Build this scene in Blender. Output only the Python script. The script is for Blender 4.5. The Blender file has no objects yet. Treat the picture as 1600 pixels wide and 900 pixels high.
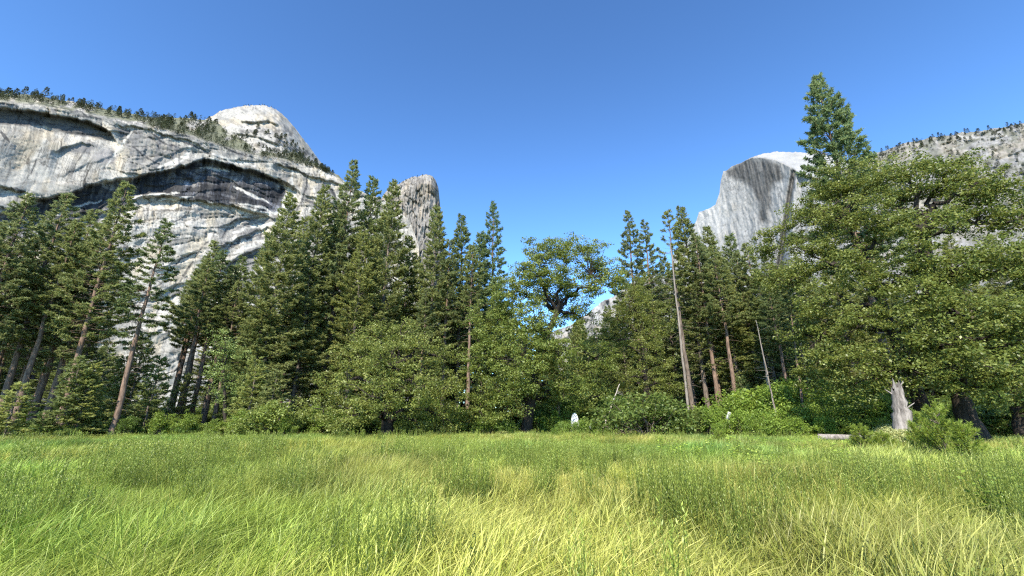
import bpy, math
import numpy as np
from mathutils import Vector

# ------------------------------------------------------------------ camera, sky, sun, exposure
scene = bpy.context.scene
C = scene.collection
IMW, IMH, F = 1600.0, 900.0, 687.0            # photograph size and focal length in its pixels
PITCH = math.atan(210.0 / F)
EYE = 1.6
cam_d = bpy.data.cameras.new('camera')
cam_d.sensor_width = 36.0
cam_d.lens = 36.0 * F / IMW
cam_d.clip_start = 0.05
cam_d.clip_end = 20000
cam = bpy.data.objects.new('camera', cam_d)
cam.location = (0, 0, EYE)
cam.rotation_euler = (math.pi / 2 + PITCH, 0, 0)
C.objects.link(cam)
scene.camera = cam

SUN_EL, SUN_AZ = math.radians(41), math.radians(196)     # azimuth clockwise from +Y
world = bpy.data.worlds.new('World')
scene.world = world
world.use_nodes = True
wn = world.node_tree
bg = wn.nodes['Background']
sky = wn.nodes.new('ShaderNodeTexSky')
sky.sky_type = 'NISHITA'
sky.sun_disc = False
sky.sun_elevation = SUN_EL
sky.sun_rotation = SUN_AZ
sky.altitude = 1200
sky.air_density = 1.0
sky.dust_density = 0.0
sky.ozone_density = 5.0
gam = wn.nodes.new('ShaderNodeGamma')
gam.inputs[1].default_value = 1.36
wn.links.new(sky.outputs[0], gam.inputs[0])
hue = wn.nodes.new('ShaderNodeMixRGB')
hue.blend_type = 'MULTIPLY'
hue.inputs[0].default_value = 1.0
hue.inputs[2].default_value = (0.99, 1.05, 0.95, 1)
wn.links.new(gam.outputs[0], hue.inputs[1])
wn.links.new(hue.outputs[0], bg.inputs[0])
bg.inputs[1].default_value = 0.112
sun_d = bpy.data.lights.new('sun', 'SUN')
sun_d.energy = 5.0
sun_d.angle = math.radians(0.5)
sun_d.color = (1.0, 0.93, 0.81)
sun = bpy.data.objects.new('sun', sun_d)
sv = Vector((math.sin(SUN_AZ) * math.cos(SUN_EL), math.cos(SUN_AZ) * math.cos(SUN_EL), math.sin(SUN_EL)))
sun.rotation_euler = sv.to_track_quat('Z', 'Y').to_euler()
sun.location = (-20, -30, 60)
C.objects.link(sun)
vs = scene.view_settings
vs.view_transform = 'Standard'
vs.look = 'None'
vs.exposure = 1.15
vs.gamma = 1.0
vs.use_curve_mapping = False
scene.cycles.use_denoising = False
scene.cycles.filter_width = 1.2
scene.cycles.max_bounces = 6
scene.cycles.diffuse_bounces = 2
scene.cycles.transmission_bounces = 4

# ------------------------------------------------------------------ helpers
CP, SP = math.cos(PITCH), math.sin(PITCH)

def ray(px, py):
    """unit horizontal direction (x, y), tan of elevation for a photo pixel"""
    px = np.asarray(px, float); py = np.asarray(py, float)
    x = px - IMW / 2; v = IMH / 2 - py
    fw = F * CP - v * SP
    up = F * SP + v * CP
    h = np.hypot(x, fw)
    return x / h, fw / h, up / h

def at(px, py, d):
    """world point seen at a pixel at horizontal distance d"""
    x, y, t = ray(px, py)
    return np.stack([x * d, y * d, EYE + t * d], -1)

def mpp(px, py, d):
    """metres per photo pixel there"""
    x, y, t = ray(px, py)
    depth = d * y * CP + d * t * SP
    return depth / F

def smooth(a, b, x):
    t = np.clip((x - a) / (b - a), 0, 1)
    return t * t * (3 - 2 * t)

def _hash(ix, iy, seed):
    ix = ix.astype(np.int64); iy = iy.astype(np.int64)
    n = (ix * 374761393 + iy * 668265263 + seed * 974634777) & 0xFFFFFFFF
    n = ((n ^ (n >> 13)) * 1274126177) & 0xFFFFFFFF
    n = ((n ^ (n >> 16)) * 2246822519) & 0xFFFFFFFF
    n = n ^ (n >> 15)
    return n.astype(np.float64) / 4294967295.0

def vnoise(x, y, seed=0):
    x, y = np.broadcast_arrays(np.asarray(x, float), np.asarray(y, float))
    ix = np.floor(x); iy = np.floor(y)
    fx = x - ix; fy = y - iy
    fx = fx * fx * (3 - 2 * fx); fy = fy * fy * (3 - 2 * fy)
    a = _hash(ix, iy, seed); b = _hash(ix + 1, iy, seed)
    c = _hash(ix, iy + 1, seed); d = _hash(ix + 1, iy + 1, seed)
    return (a * (1 - fx) + b * fx) * (1 - fy) + (c * (1 - fx) + d * fx) * fy

def fbm(x, y, seed=0, octv=4, gain=0.5):
    s = 0; a = 1; t = 0
    for i in range(octv):
        s = s + a * vnoise(x * 2 ** i, y * 2 ** i, seed + i * 17)
        t += a; a *= gain
    return s / t

def mesh_np(name, verts, faces, cols=None, attrs=None, smooth_shade=False):
    """faces: (N,3) or (N,4) int array"""
    m = bpy.data.meshes.new(name)
    verts = np.ascontiguousarray(verts, np.float32)
    faces = np.ascontiguousarray(faces, np.int32)
    n, k = faces.shape
    m.vertices.add(len(verts)); m.vertices.foreach_set('co', verts.ravel())
    m.loops.add(n * k); m.loops.foreach_set('vertex_index', faces.ravel())
    m.polygons.add(n)
    m.polygons.foreach_set('loop_start', np.arange(0, n * k, k, dtype=np.int32))
    try:
        m.polygons.foreach_set('loop_total', np.full(n, k, np.int32))
    except Exception:
        pass
    m.update(calc_edges=True)
    if cols is not None:
        a = m.attributes.new('Col', 'FLOAT_COLOR', 'POINT')
        cc = np.ones((len(verts), 4), np.float32); cc[:, :3] = cols
        a.data.foreach_set('color', cc.ravel())
    for an, av in (attrs or {}).items():
        a = m.attributes.new(an, 'FLOAT', 'POINT')
        a.data.foreach_set('value', np.ascontiguousarray(av, np.float32))
    if smooth_shade:
        m.polygons.foreach_set('use_smooth', np.ones(n, bool))
    return m

def link(name, mesh, mat=None, parent=None):
    o = bpy.data.objects.new(name, mesh)
    if mat is not None and mesh is not None and len(mesh.materials) == 0:
        mesh.materials.append(mat)
    C.objects.link(o)
    if parent is not None:
        o.parent = parent
    return o

def tag(o, label=None, cat=None, group=None, kind=None):
    if label: o['label'] = label
    if cat: o['category'] = cat
    if group: o['group'] = group
    if kind: o['kind'] = kind
    return o

def unit(v):
    return v / np.maximum(np.linalg.norm(v, axis=-1, keepdims=True), 1e-9)

def tubes(p0, p1, r0, r1, sides=5):
    """one tapered tube per segment; quads"""
    p0 = np.asarray(p0, float); p1 = np.asarray(p1, float)
    n = len(p0)
    d = unit(p1 - p0)
    ref = np.where(np.abs(d[:, 2:3]) > 0.9, np.array([[1., 0, 0]]), np.array([[0, 0, 1.]]))
    u = unit(np.cross(d, ref)); w = np.cross(d, u)
    a = np.arange(sides) * 2 * np.pi / sides
    ring = u[:, None, :] * np.cos(a)[None, :, None] + w[:, None, :] * np.sin(a)[None, :, None]
    v0 = p0[:, None, :] + ring * np.asarray(r0, float)[:, None, None]
    v1 = p1[:, None, :] + ring * np.asarray(r1, float)[:, None, None]
    V = np.concatenate([v0, v1], 1).reshape(-1, 3)
    base = (np.arange(n) * 2 * sides)[:, None]
    i = np.arange(sides)[None, :]; j = (np.arange(sides)[None, :] + 1) % sides
    Fc = np.stack([base + i, base + j, base + sides + j, base + sides + i], -1).reshape(-1, 4)
    return V, Fc

def path_tube(pts, rad, sides=10, rng=None, rough=0.0):
    """one continuous tube along a path, with a capped tip"""
    pts = np.asarray(pts, float); n = len(pts)
    d = np.gradient(pts, axis=0); d = unit(d)
    ref = np.array([1., 0.1, 0.0])
    u = unit(np.cross(d, np.cross(ref, d))); w = np.cross(d, u)
    a = np.arange(sides) * 2 * np.pi / sides
    r = np.asarray(rad, float)[:, None] * (1 + (rough * (rng.random((n, sides)) - 0.5) if rng is not None else 0))
    V = pts[:, None, :] + (u[:, None, :] * np.cos(a)[None, :, None] + w[:, None, :] * np.sin(a)[None, :, None]) * r[:, :, None]
    V = V.reshape(-1, 3)
    k = np.arange(n - 1)[:, None] * sides
    i = np.arange(sides)[None, :]; j = (i + 1) % sides
    Fc = np.stack([k + i, k + j, k + sides + j, k + sides + i], -1).reshape(-1, 4)
    V = np.concatenate([V, pts[-1:]])
    t = (n - 1) * sides
    cap = np.stack([t + i[0], t + j[0], np.full(sides, len(V) - 1), np.full(sides, len(V) - 1)], -1)
    return V, np.concatenate([Fc, cap[:, [0, 1, 2, 2]]]) if False else Fc

def merge(parts):
    V = []; Fc = []; o = 0
    for v, f in parts:
        V.append(v); Fc.append(f + o); o += len(v)
    return np.concatenate(V), np.concatenate(Fc)

# ------------------------------------------------------------------ materials
def new_mat(name):
    m = bpy.data.materials.new(name)
    m.use_nodes = True
    nt = m.node_tree
    return m, nt, nt.nodes['Principled BSDF'], nt.nodes['Material Output']

def ramp(nt, fac, stops):
    r = nt.nodes.new('ShaderNodeValToRGB')
    el = r.color_ramp.elements
    while len(el) < len(stops): el.new(0.5)
    for e, (p, c) in zip(el, stops):
        e.position = p; e.color = (*c, 1)
    nt.links.new(fac, r.inputs[0])
    return r.outputs[0]

def mul(nt, a, b, fac=1.0, mode='MULTIPLY'):
    n = nt.nodes.new('ShaderNodeMixRGB'); n.blend_type = mode; n.inputs[0].default_value = fac
    nt.links.new(a, n.inputs[1]); nt.links.new(b, n.inputs[2])
    return n.outputs[0]

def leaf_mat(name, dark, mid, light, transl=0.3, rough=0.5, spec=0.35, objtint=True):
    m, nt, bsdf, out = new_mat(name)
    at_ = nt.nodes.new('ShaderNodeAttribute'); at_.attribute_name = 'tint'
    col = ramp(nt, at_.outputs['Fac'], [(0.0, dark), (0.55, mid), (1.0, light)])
    if objtint:
        oi = nt.nodes.new('ShaderNodeObjectInfo')
        col = mul(nt, col, oi.outputs['Color'])
    nt.links.new(col, bsdf.inputs['Base Color'])
    bsdf.inputs['Roughness'].default_value = rough
    bsdf.inputs['Specular IOR Level'].default_value = spec
    tr = nt.nodes.new('ShaderNodeBsdfTranslucent')
    hs = nt.nodes.new('ShaderNodeHueSaturation'); hs.inputs['Value'].default_value = 1.35; hs.inputs['Hue'].default_value = 0.485
    nt.links.new(col, hs.inputs['Color']); nt.links.new(hs.outputs[0], tr.inputs[0])
    mx = nt.nodes.new('ShaderNodeMixShader'); mx.inputs[0].default_value = transl
    nt.links.new(bsdf.outputs[0], mx.inputs[1]); nt.links.new(tr.outputs[0], mx.inputs[2])
    nt.links.new(mx.outputs[0], out.inputs[0])
    return m

def bark_mat(name, c0, c1, scale=(6, 6, 1.2)):
    m, nt, bsdf, out = new_mat(name)
    tc = nt.nodes.new('ShaderNodeTexCoord')
    mp = nt.nodes.new('ShaderNodeMapping'); mp.inputs['Scale'].default_value = scale
    nt.links.new(tc.outputs['Object'], mp.inputs[0])
    no = nt.nodes.new('ShaderNodeTexNoise'); no.inputs['Scale'].default_value = 1.0; no.inputs['Detail'].default_value = 6
    no.inputs['Roughness'].default_value = 0.65
    nt.links.new(mp.outputs[0], no.inputs['Vector'])
    col = ramp(nt, no.outputs['Fac'], [(0.32, c0), (0.68, c1)])
    nt.links.new(col, bsdf.inputs['Base Color'])
    bsdf.inputs['Roughness'].default_value = 0.9
    bsdf.inputs['Specular IOR Level'].default_value = 0.15
    bu = nt.nodes.new('ShaderNodeBump'); bu.inputs['Strength'].default_value = 0.6; bu.inputs['Distance'].default_value = 0.05
    nt.links.new(no.outputs['Fac'], bu.inputs['Height']); nt.links.new(bu.outputs[0], bsdf.inputs['Normal'])
    return m

def rock_mat(name, scale=0.08):
    m, nt, bsdf, out = new_mat(name)
    a = nt.nodes.new('ShaderNodeAttribute'); a.attribute_name = 'Col'
    tc = nt.nodes.new('ShaderNodeTexCoord')
    no = nt.nodes.new('ShaderNodeTexNoise'); no.inputs['Scale'].default_value = scale; no.inputs['Detail'].default_value = 8
    no.inputs['Roughness'].default_value = 0.7
    nt.links.new(tc.outputs['Object'], no.inputs['Vector'])
    col = mul(nt, a.outputs['Color'], ramp(nt, no.outputs['Fac'], [(0.3, (0.72, 0.72, 0.73)), (0.7, (1.15, 1.14, 1.12))]))
    nt.links.new(col, bsdf.inputs['Base Color'])
    bsdf.inputs['Roughness'].default_value = 0.85
    bsdf.inputs['Specular IOR Level'].default_value = 0.2
    return m

M = {}
M['fir'] = leaf_mat('fir needles', (0.100, 0.122, 0.040), (0.205, 0.235, 0.078), (0.315, 0.340, 0.125), 0.44)
M['pine'] = leaf_mat('pine needles', (0.096, 0.122, 0.046), (0.185, 0.222, 0.084), (0.290, 0.325, 0.130), 0.42)
M['oak'] = leaf_mat('oak leaves', (0.090, 0.120, 0.024), (0.178, 0.215, 0.046), (0.315, 0.345, 0.100), 0.42, 0.45, 0.4)
M['shrub'] = leaf_mat('shrub leaves', (0.070, 0.110, 0.020), (0.140, 0.195, 0.036), (0.23, 0.29, 0.06), 0.40)
M['far_tree'] = leaf_mat('distant needles', (0.030, 0.040, 0.020), (0.055, 0.066, 0.032), (0.090, 0.102, 0.048), 0.15)
M['bark_pine'] = bark_mat('pine bark', (0.075, 0.050, 0.037), (0.24, 0.165, 0.12))
M['bark_fir'] = bark_mat('fir bark', (0.055, 0.044, 0.035), (0.19, 0.15, 0.12))
M['bark_oak'] = bark_mat('oak bark', (0.014, 0.011, 0.009), (0.055, 0.043, 0.034))
M['bark_dead'] = bark_mat('weathered wood', (0.20, 0.165, 0.14), (0.52, 0.46, 0.40))
M['bark_grey'] = bark_mat('grey dead wood', (0.10, 0.085, 0.07), (0.27, 0.235, 0.20))
M['rock'] = rock_mat('granite')

# ------------------------------------------------------------------ ground
def ground():
    n = 180
    g = np.linspace(-1, 1, n)
    s = np.sign(g) * (np.abs(g) ** 3.2)
    X, Y = np.meshgrid(s * 9000, s * 9000)
    r = np.hypot(X, Y)
    Z = (fbm(X * 0.25, Y * 0.25, 5, 3) - 0.5) * 0.22 * smooth(1.5, 5, r)
    Z = np.where(r > 260, 0, Z)
    V = np.stack([X, Y, Z], -1).reshape(-1, 3)
    i = np.arange(n * n).reshape(n, n)
    Fc = np.stack([i[:-1, :-1], i[:-1, 1:], i[1:, 1:], i[1:, :-1]], -1).reshape(-1, 4)
    m, nt, bsdf, out = new_mat('meadow soil')
    tc = nt.nodes.new('ShaderNodeTexCoord')
    no = nt.nodes.new('ShaderNodeTexNoise'); no.inputs['Scale'].default_value = 0.9; no.inputs['Detail'].default_value = 8
    nt.links.new(tc.outputs['Object'], no.inputs['Vector'])
    col = ramp(nt, no.outputs['Fac'], [(0.35, (0.045, 0.055, 0.018)), (0.55, (0.085, 0.10, 0.03)), (0.72, (0.14, 0.13, 0.06))])
    nt.links.new(col, bsdf.inputs['Base Color']); bsdf.inputs['Roughness'].default_value = 0.95
    o = link('ground', mesh_np('ground', V, Fc, smooth_shade=True), m)
    tag(o, 'flat green meadow floor running back under the forest', 'ground', kind='structure')
ground()

# ------------------------------------------------------------------ granite: surfaces over the valley
def sheet(name, us, vs_fn, Rfn, colfn, label, cat, back=250.0):
    """us: photo columns; vs_fn(u) -> rows from skyline down. Rfn(px,py) horizontal distance. Adds a rear side behind the skyline."""
    PX, PY = vs_fn(us)
    R = Rfn(PX, PY)
    x, y, t = ray(PX, PY)
    P = np.stack([x * R, y * R, EYE + t * R], -1)
    col = colfn(PX, PY, R, P)
    # the rear: from the skyline back over the top and down to the valley
    top = P[0]
    hd = np.stack([x[0], y[0], 0 * x[0]], -1)
    rear1 = top + hd * back * 0.35 - np.array([0, 0, 1.0]) * back * 0.04
    rear2 = top + hd * back
    rear2[:, 2] = top[:, 2] * 0.72
    rear3 = top + hd * back * 1.6
    rear3[:, 2] = -5
    P = np.concatenate([rear3[None], rear2[None], rear1[None], P])
    col = np.concatenate([col[:1], col[:1], col[:1], col])
    r, c = P.shape[:2]
    i = np.arange(r * c).reshape(r, c)
    Fc = np.stack([i[:-1, :-1], i[1:, :-1], i[1:, 1:], i[:-1, 1:]], -1).reshape(-1, 4)
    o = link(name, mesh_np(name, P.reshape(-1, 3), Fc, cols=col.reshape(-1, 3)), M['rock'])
    tag(o, label, cat, kind='structure')
    return o

def grid_rows(sky_pts, bottom, nrow, power=1.0):
    sx, sy = np.array(sky_pts, float).T
    def f(us):
        top = np.interp(us, sx, sy)
        top = top + (vnoise(us * 0.35, 0 * us, 3) - 0.5) * 1.6 + (vnoise(us * 0.09, 0 * us, 4) - 0.5) * 2.5
        t = np.linspace(0, 1, nrow) ** power
        PY = top[None, :] + (bottom - top)[None, :] * t[:, None]
        PX = np.broadcast_to(us[None, :], PY.shape).copy()
        return PX, PY
    return f

def poly_mask(PX, PY, pts, soft=4.0, warp=4.0, seed=1):
    """soft inside mask of a polygon"""
    X = PX + (fbm(PX * 0.05, PY * 0.05, seed, 4) - 0.5) * 2 * warp
    Y = PY + (fbm(PX * 0.05, PY * 0.05, seed + 50, 4) - 0.5) * 2 * warp
    pts = np.array(pts, float)
    inside = np.zeros(X.shape, bool); dist = np.full(X.shape, 1e9)
    n = len(pts)
    for a in range(n):
        x0, y0 = pts[a]; x1, y1 = pts[(a + 1) % n]
        cond = ((y0 > Y) != (y1 > Y))
        with np.errstate(divide='ignore', invalid='ignore'):
            xc = (x1 - x0) * (Y - y0) / (y1 - y0 + 1e-12) + x0
        inside ^= cond & (X < xc)
        dx, dy = x1 - x0, y1 - y0
        tt = np.clip(((X - x0) * dx + (Y - y0) * dy) / (dx * dx + dy * dy), 0, 1)
        dist = np.minimum(dist, np.hypot(X - x0 - tt * dx, Y - y0 - tt * dy))
    sd = np.where(inside, dist, -dist)
    return smooth(-soft, soft, sd)

def facets(az, h, Lu, Lv, th, seed):
    """angular slabs: tone of each slab, its tilted plane (-1..1) and the joint around it"""
    wu = (fbm(az * 0.02, h * 0.02, seed + 1, 2) - 0.5) * 1.2
    u = (az * math.cos(th) + h * math.sin(th)) / Lu + wu
    v = (-az * math.sin(th) + h * math.cos(th)) / Lv + wu * 0.6
    iu = np.floor(u); iv = np.floor(v)
    f1 = np.full(u.shape, 1e9); f2 = np.full(u.shape, 1e9)
    tone = np.zeros(u.shape); pl = np.zeros(u.shape)
    for a in (-1, 0, 1):
        for b in (-1, 0, 1):
            ci = iu + a; cj = iv + b
            cu = ci + 0.1 + 0.8 * _hash(ci, cj, seed); cv = cj + 0.1 + 0.8 * _hash(ci, cj, seed + 2)
            d = np.abs(u - cu) + np.abs(v - cv) * 0.9
            r = _hash(ci, cj, seed + 4)
            p = (r - 0.5) * 1.2 + (u - cu) * (_hash(ci, cj, seed + 6) - 0.5) * 1.6 + (v - cv) * (_hash(ci, cj, seed + 8) - 0.7) * 1.8
            near = d < f1
            f2 = np.where(near, f1, np.minimum(f2, d))
            tone = np.where(near, r, tone); pl = np.where(near, p, pl); f1 = np.where(near, d, f1)
    return tone, pl, 1 - smooth(0.02, 0.09, f2 - f1)

def wall_slabs(PX, PY, az, h):
    calm = poly_mask(PX, PY, [(-130, 190), (70, 200), (180, 225), (165, 265), (60, 300), (-130, 330)], 14, 8, 88)
    k = 1 - 0.75 * calm
    t1, p1, j1 = facets(az, h, 85, 24, 0.42, 711)
    t2, p2, j2 = facets(az, h, 30, 13, 0.30, 731)
    return k, t1, p1, j1, t2, p2, j2

def line_mask(PX, PY, pts, w, seed):
    """uneven band along a polyline"""
    X = PX + (fbm(PX * 0.08, PY * 0.08, seed, 3) - 0.5) * 7
    Y = PY + (fbm(PX * 0.08, PY * 0.08, seed + 5, 3) - 0.5) * 7
    best = np.full(X.shape, 1e9)
    n = len(pts) - 1
    for a in range(n):
        (x0, y0), (x1, y1) = pts[a], pts[a + 1]
        dx, dy = x1 - x0, y1 - y0
        tt = np.clip(((X - x0) * dx + (Y - y0) * dy) / (dx * dx + dy * dy), 0, 1)
        ww = w * (0.35 + 0.65 * np.sin((a + tt) / n * math.pi))
        best = np.minimum(best, np.hypot(X - x0 - tt * dx, Y - y0 - tt * dy) / ww)
    return (1 - smooth(0.7, 1.15, best)) * smooth(0.15, 0.4, fbm(PX * 0.15, PY * 0.15, seed + 9, 2))

# pale ledges and dykes, dark joints and chimneys of the wall (photo columns and rows)
LEDGES = [([(314, 261), (335, 263), (358, 269)], 2.0), ([(364, 292), (390, 302), (420, 317)], 2.6), ([(204, 309), (240, 305), (280, 301)], 2.6), ([(248, 313), (275, 309), (302, 308)], 2.0),
          ([(208, 202), (190, 226), (166, 258)], 2.4), ([(297, 230), (290, 246), (268, 256), (248, 262)], 5.0), ([(458, 266), (452, 300), (438, 334)], 4.5), ([(372, 318), (400, 322), (440, 336)], 2.2),
          ([(120, 352), (150, 338), (200, 326)], 1.8), ([(70, 345), (110, 326), (160, 312)], 1.6), ([(415, 272), (432, 278), (448, 290)], 2.5), ([(330, 240), (360, 250), (400, 260)], 3.0), ([(365, 365), (400, 352), (435, 350)], 4), ([(365, 395), (400, 380), (440, 372)], 4)]
CRACKS = [([(66, 230), (58, 248), (48, 268), (36, 288)], 1.6), ([(140, 225), (122, 250), (112, 275)], 1.1), ([(345, 352), (318, 385), (290, 425), (262, 462), (236, 505)], 1.5), ([(300, 330), (270, 350), (235, 372)], 1.1),
          ([(226, 380), (250, 372), (272, 362)], 1.4), ([(310, 395), (285, 404), (262, 420)], 1.8), ([(330, 430), (300, 455), (270, 490), (250, 540)], 1.2), ([(240, 440), (215, 480), (200, 530)], 1.1), ([(385, 330), (360, 350), (345, 372)], 1.8),
          ([(440, 255), (452, 262), (470, 268), (484, 272)], 2.5), ([(482, 270), (476, 300), (462, 340)], 1.5), ([(500, 282), (520, 300), (536, 330)], 2), ([(470, 310), (495, 322), (530, 328)], 2.2), ([(205, 225), (225, 245), (250, 258)], 1.6), ([(235, 205), (255, 222), (282, 232)], 1.8), ([(270, 215), (300, 226), (330, 240)], 2.0), ([(0, 205), (8, 214), (14, 224)], 2.5), ([(0, 298), (25, 296), (42, 303)], 3), ([(340, 225), (370, 240), (405, 250)], 1.3), ([(100, 172), (140, 180), (180, 196)], 1.6), ([(30, 160), (80, 166), (120, 174)], 1.4), ([(350, 420), (380, 404), (420, 392)], 3), ([(348, 392), (375, 376), (410, 366)], 3)]

# (lip polyline, recess depth in m, ceiling px, hold px, recovery px)
LIPS = [
    ([(-90, 160), (0, 167), (50, 171), (100, 179), (143, 189), (173, 206), (185, 224)], 24, 6, 7, 40),
    ([(-60, 352), (0, 334), (30, 322), (60, 311), (113, 297), (163, 281), (207, 277), (247, 268), (290, 256), (318, 246), (367, 257), (410, 268), (440, 279), (470, 300)], 34, 8, 14, 45),
    ([(205, 309), (250, 305), (300, 309), (360, 320), (420, 332)], 18, 4, 8, 60),
    ([(120, 345), (165, 330), (205, 322)], 16, 4, 8, 60),
    ([(-40, 300), (0, 292), (30, 296), (45, 302)], 12, 3, 6, 50),
    ([(82, 236), (110, 227), (140, 222), (152, 230)], 8, 3, 8, 50),
    ([(180, 196), (230, 200), (300, 222), (330, 236)], 9, 3, 16, 60),
    ([(345, 352), (375, 340), (410, 334), (440, 340)], 13, 4, 5, 26),
    ([(338, 388), (370, 370), (410, 356), (440, 352)], 14, 4, 6, 26),
    ([(345, 415), (380, 398), (420, 384), (450, 380)], 15, 4, 6, 26),
    ([(230, 470), (270, 448), (300, 436), (335, 410)], 9, 3, 5, 40),
    ([(255, 420), (285, 400), (310, 392)], 7, 3, 5, 40),
    ([(425, 252), (455, 258), (480, 270), (520, 284), (545, 292)], 14, 4, 8, 60),
    ([(470, 300), (500, 312), (540, 318)], 12, 4, 8, 60),
    ([(316, 262), (357, 268)], -9, 2, 3, 14),
    ([(365, 293), (420, 317)], -11, 2, 4, 18),
    ([(205, 305), (280, 301)], -10, 2, 3, 10),
]
RIM = [(-120, 158), (0, 160), (60, 165), (130, 178), (190, 190), (240, 200), (300, 214), (360, 234), (400, 243), (440, 250), (500, 264), (545, 292), (600, 310), (720, 330)]
WALL_SKY = [(-120, 138), (0, 147), (60, 150), (130, 162), (190, 176), (240, 183), (300, 184), (330, 188), (360, 196), (400, 210), (440, 228), (480, 250), (510, 264), (530, 274), (548, 292), (600, 312), (640, 345), (660, 400)]

_main = LIPS[1][0]
for _k, (_off, _D, _a, _b) in enumerate([(-30, 3, 90, 230), (-18, 4, 200, 330), (-12, 3, 330, 470), (18, 7, 215, 330), (26, 7, 330, 440), (34, 8, 100, 210), (46, 6, 230, 400), (84, 2, 215, 330)]):
    _xs = np.linspace(_a, _b, 12)
    _mx, _my = np.array(_main, float).T
    LIPS.append(([(x, np.interp(x, _mx, _my) + _off + 6 * math.sin(x * 0.03 + _k * 2)) for x in _xs], _D, 3, 3 + (_k % 3) * 2, 16))

def wall_relief(PX, PY):
    r = np.zeros_like(PX)
    wob = (fbm(PX * 0.035, PY * 0.02, 91, 4) - 0.5) * 9 + (np.floor(vnoise(PX * 0.11, PY * 0.05, 93) * 5) - 2) * 1.3
    for k, (pts, D, ce, ho, re) in enumerate(LIPS):
        sx, sy = np.array(pts, float).T
        d = PY - np.interp(PX, sx, sy) + wob * (0.8 if D > 0 else 0.3)
        m = smooth(sx[0] - 6, sx[0] + 14, PX) * (1 - smooth(sx[-1] - 14, sx[-1] + 6, PX))
        hv = 0.55 + 0.9 * vnoise(PX * 0.06, PX * 0, 33 + k)
        prof = smooth(0, ce, d) * (1 - smooth(ce + ho * hv, ce + ho * hv + re, d))
        r += D * m * prof
    return r

def wall_R(PX, PY):
    PX = np.asarray(PX, float); PY = np.asarray(PY, float)
    x, y, t = ray(PX, PY)
    R0 = np.interp(PX, [-120, 0, 300, 540, 720], [1060, 1060, 1080, 1180, 1300])
    R = R0 / (1 - 0.30 * np.clip(t, 0, 0.7))
    R = R + wall_relief(PX, PY)
    az = np.degrees(np.arctan2(x, y)) * 20.0
    h = R * t
    R = R + (fbm(az * 0.025, h * 0.006, 7, 3, 0.4) - 0.5) * 14
    # slanting slab edges low on the wall
    dgn = (az * 0.9 - h * 0.75)
    sl = fbm(dgn * 0.030, (az + h) * 0.006, 21, 3)
    st = np.floor(sl * 9) + smooth(0.0, 0.10, (sl * 9) % 1.0)
    R = R - st * 0.8 * smooth(250, 330, PY)
    sl2 = fbm(az * 0.01, h * 0.05 + az * 0.012, 23, 3)
    st2 = np.floor(sl2 * 11) + smooth(0.0, 0.3, (sl2 * 11) % 1.0)
    R = R - st2 * 0.35
    band = smooth(150, 200, PY) * (1 - smooth(340, 400, PY)) * smooth(150, 230, PX)
    b1 = fbm(az * 0.02 + h * 0.012, h * 0.045 - az * 0.015, 25, 3)
    sb = np.floor(b1 * 8) + smooth(0.0, 0.2, (b1 * 8) % 1.0)
    R = R - sb * 0.7 * band
    b2 = fbm(az * 0.12 + h * 0.02, h * 0.022, 27, 3)
    R = R - np.floor(b2 * 6) * 1.0 * band
    crk = ridge(fbm((az - h * 0.75) * 0.022, (az + h) * 0.007, 23, 4), 0.02)
    R = R + crk * 1.2
    R = R + (fbm(az * 0.22, h * 0.03, 8, 3) - 0.5) * 1.2
    k, t1, p1, j1, t2, p2, j2 = wall_slabs(PX, PY, az, h)
    R = R + k * (p1 * 4.8 + j1 * 2.2 + p2 * 1.5 + j2 * 0.7)
    rim = np.interp(PX, *np.array(RIM, float).T)
    R = R + np.maximum(rim - PY, 0) * 9.0
    return R

def ridge(v, w):
    """thin lines where a noise crosses its middle"""
    return 1 - smooth(0, w, np.abs(v - 0.5))

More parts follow.
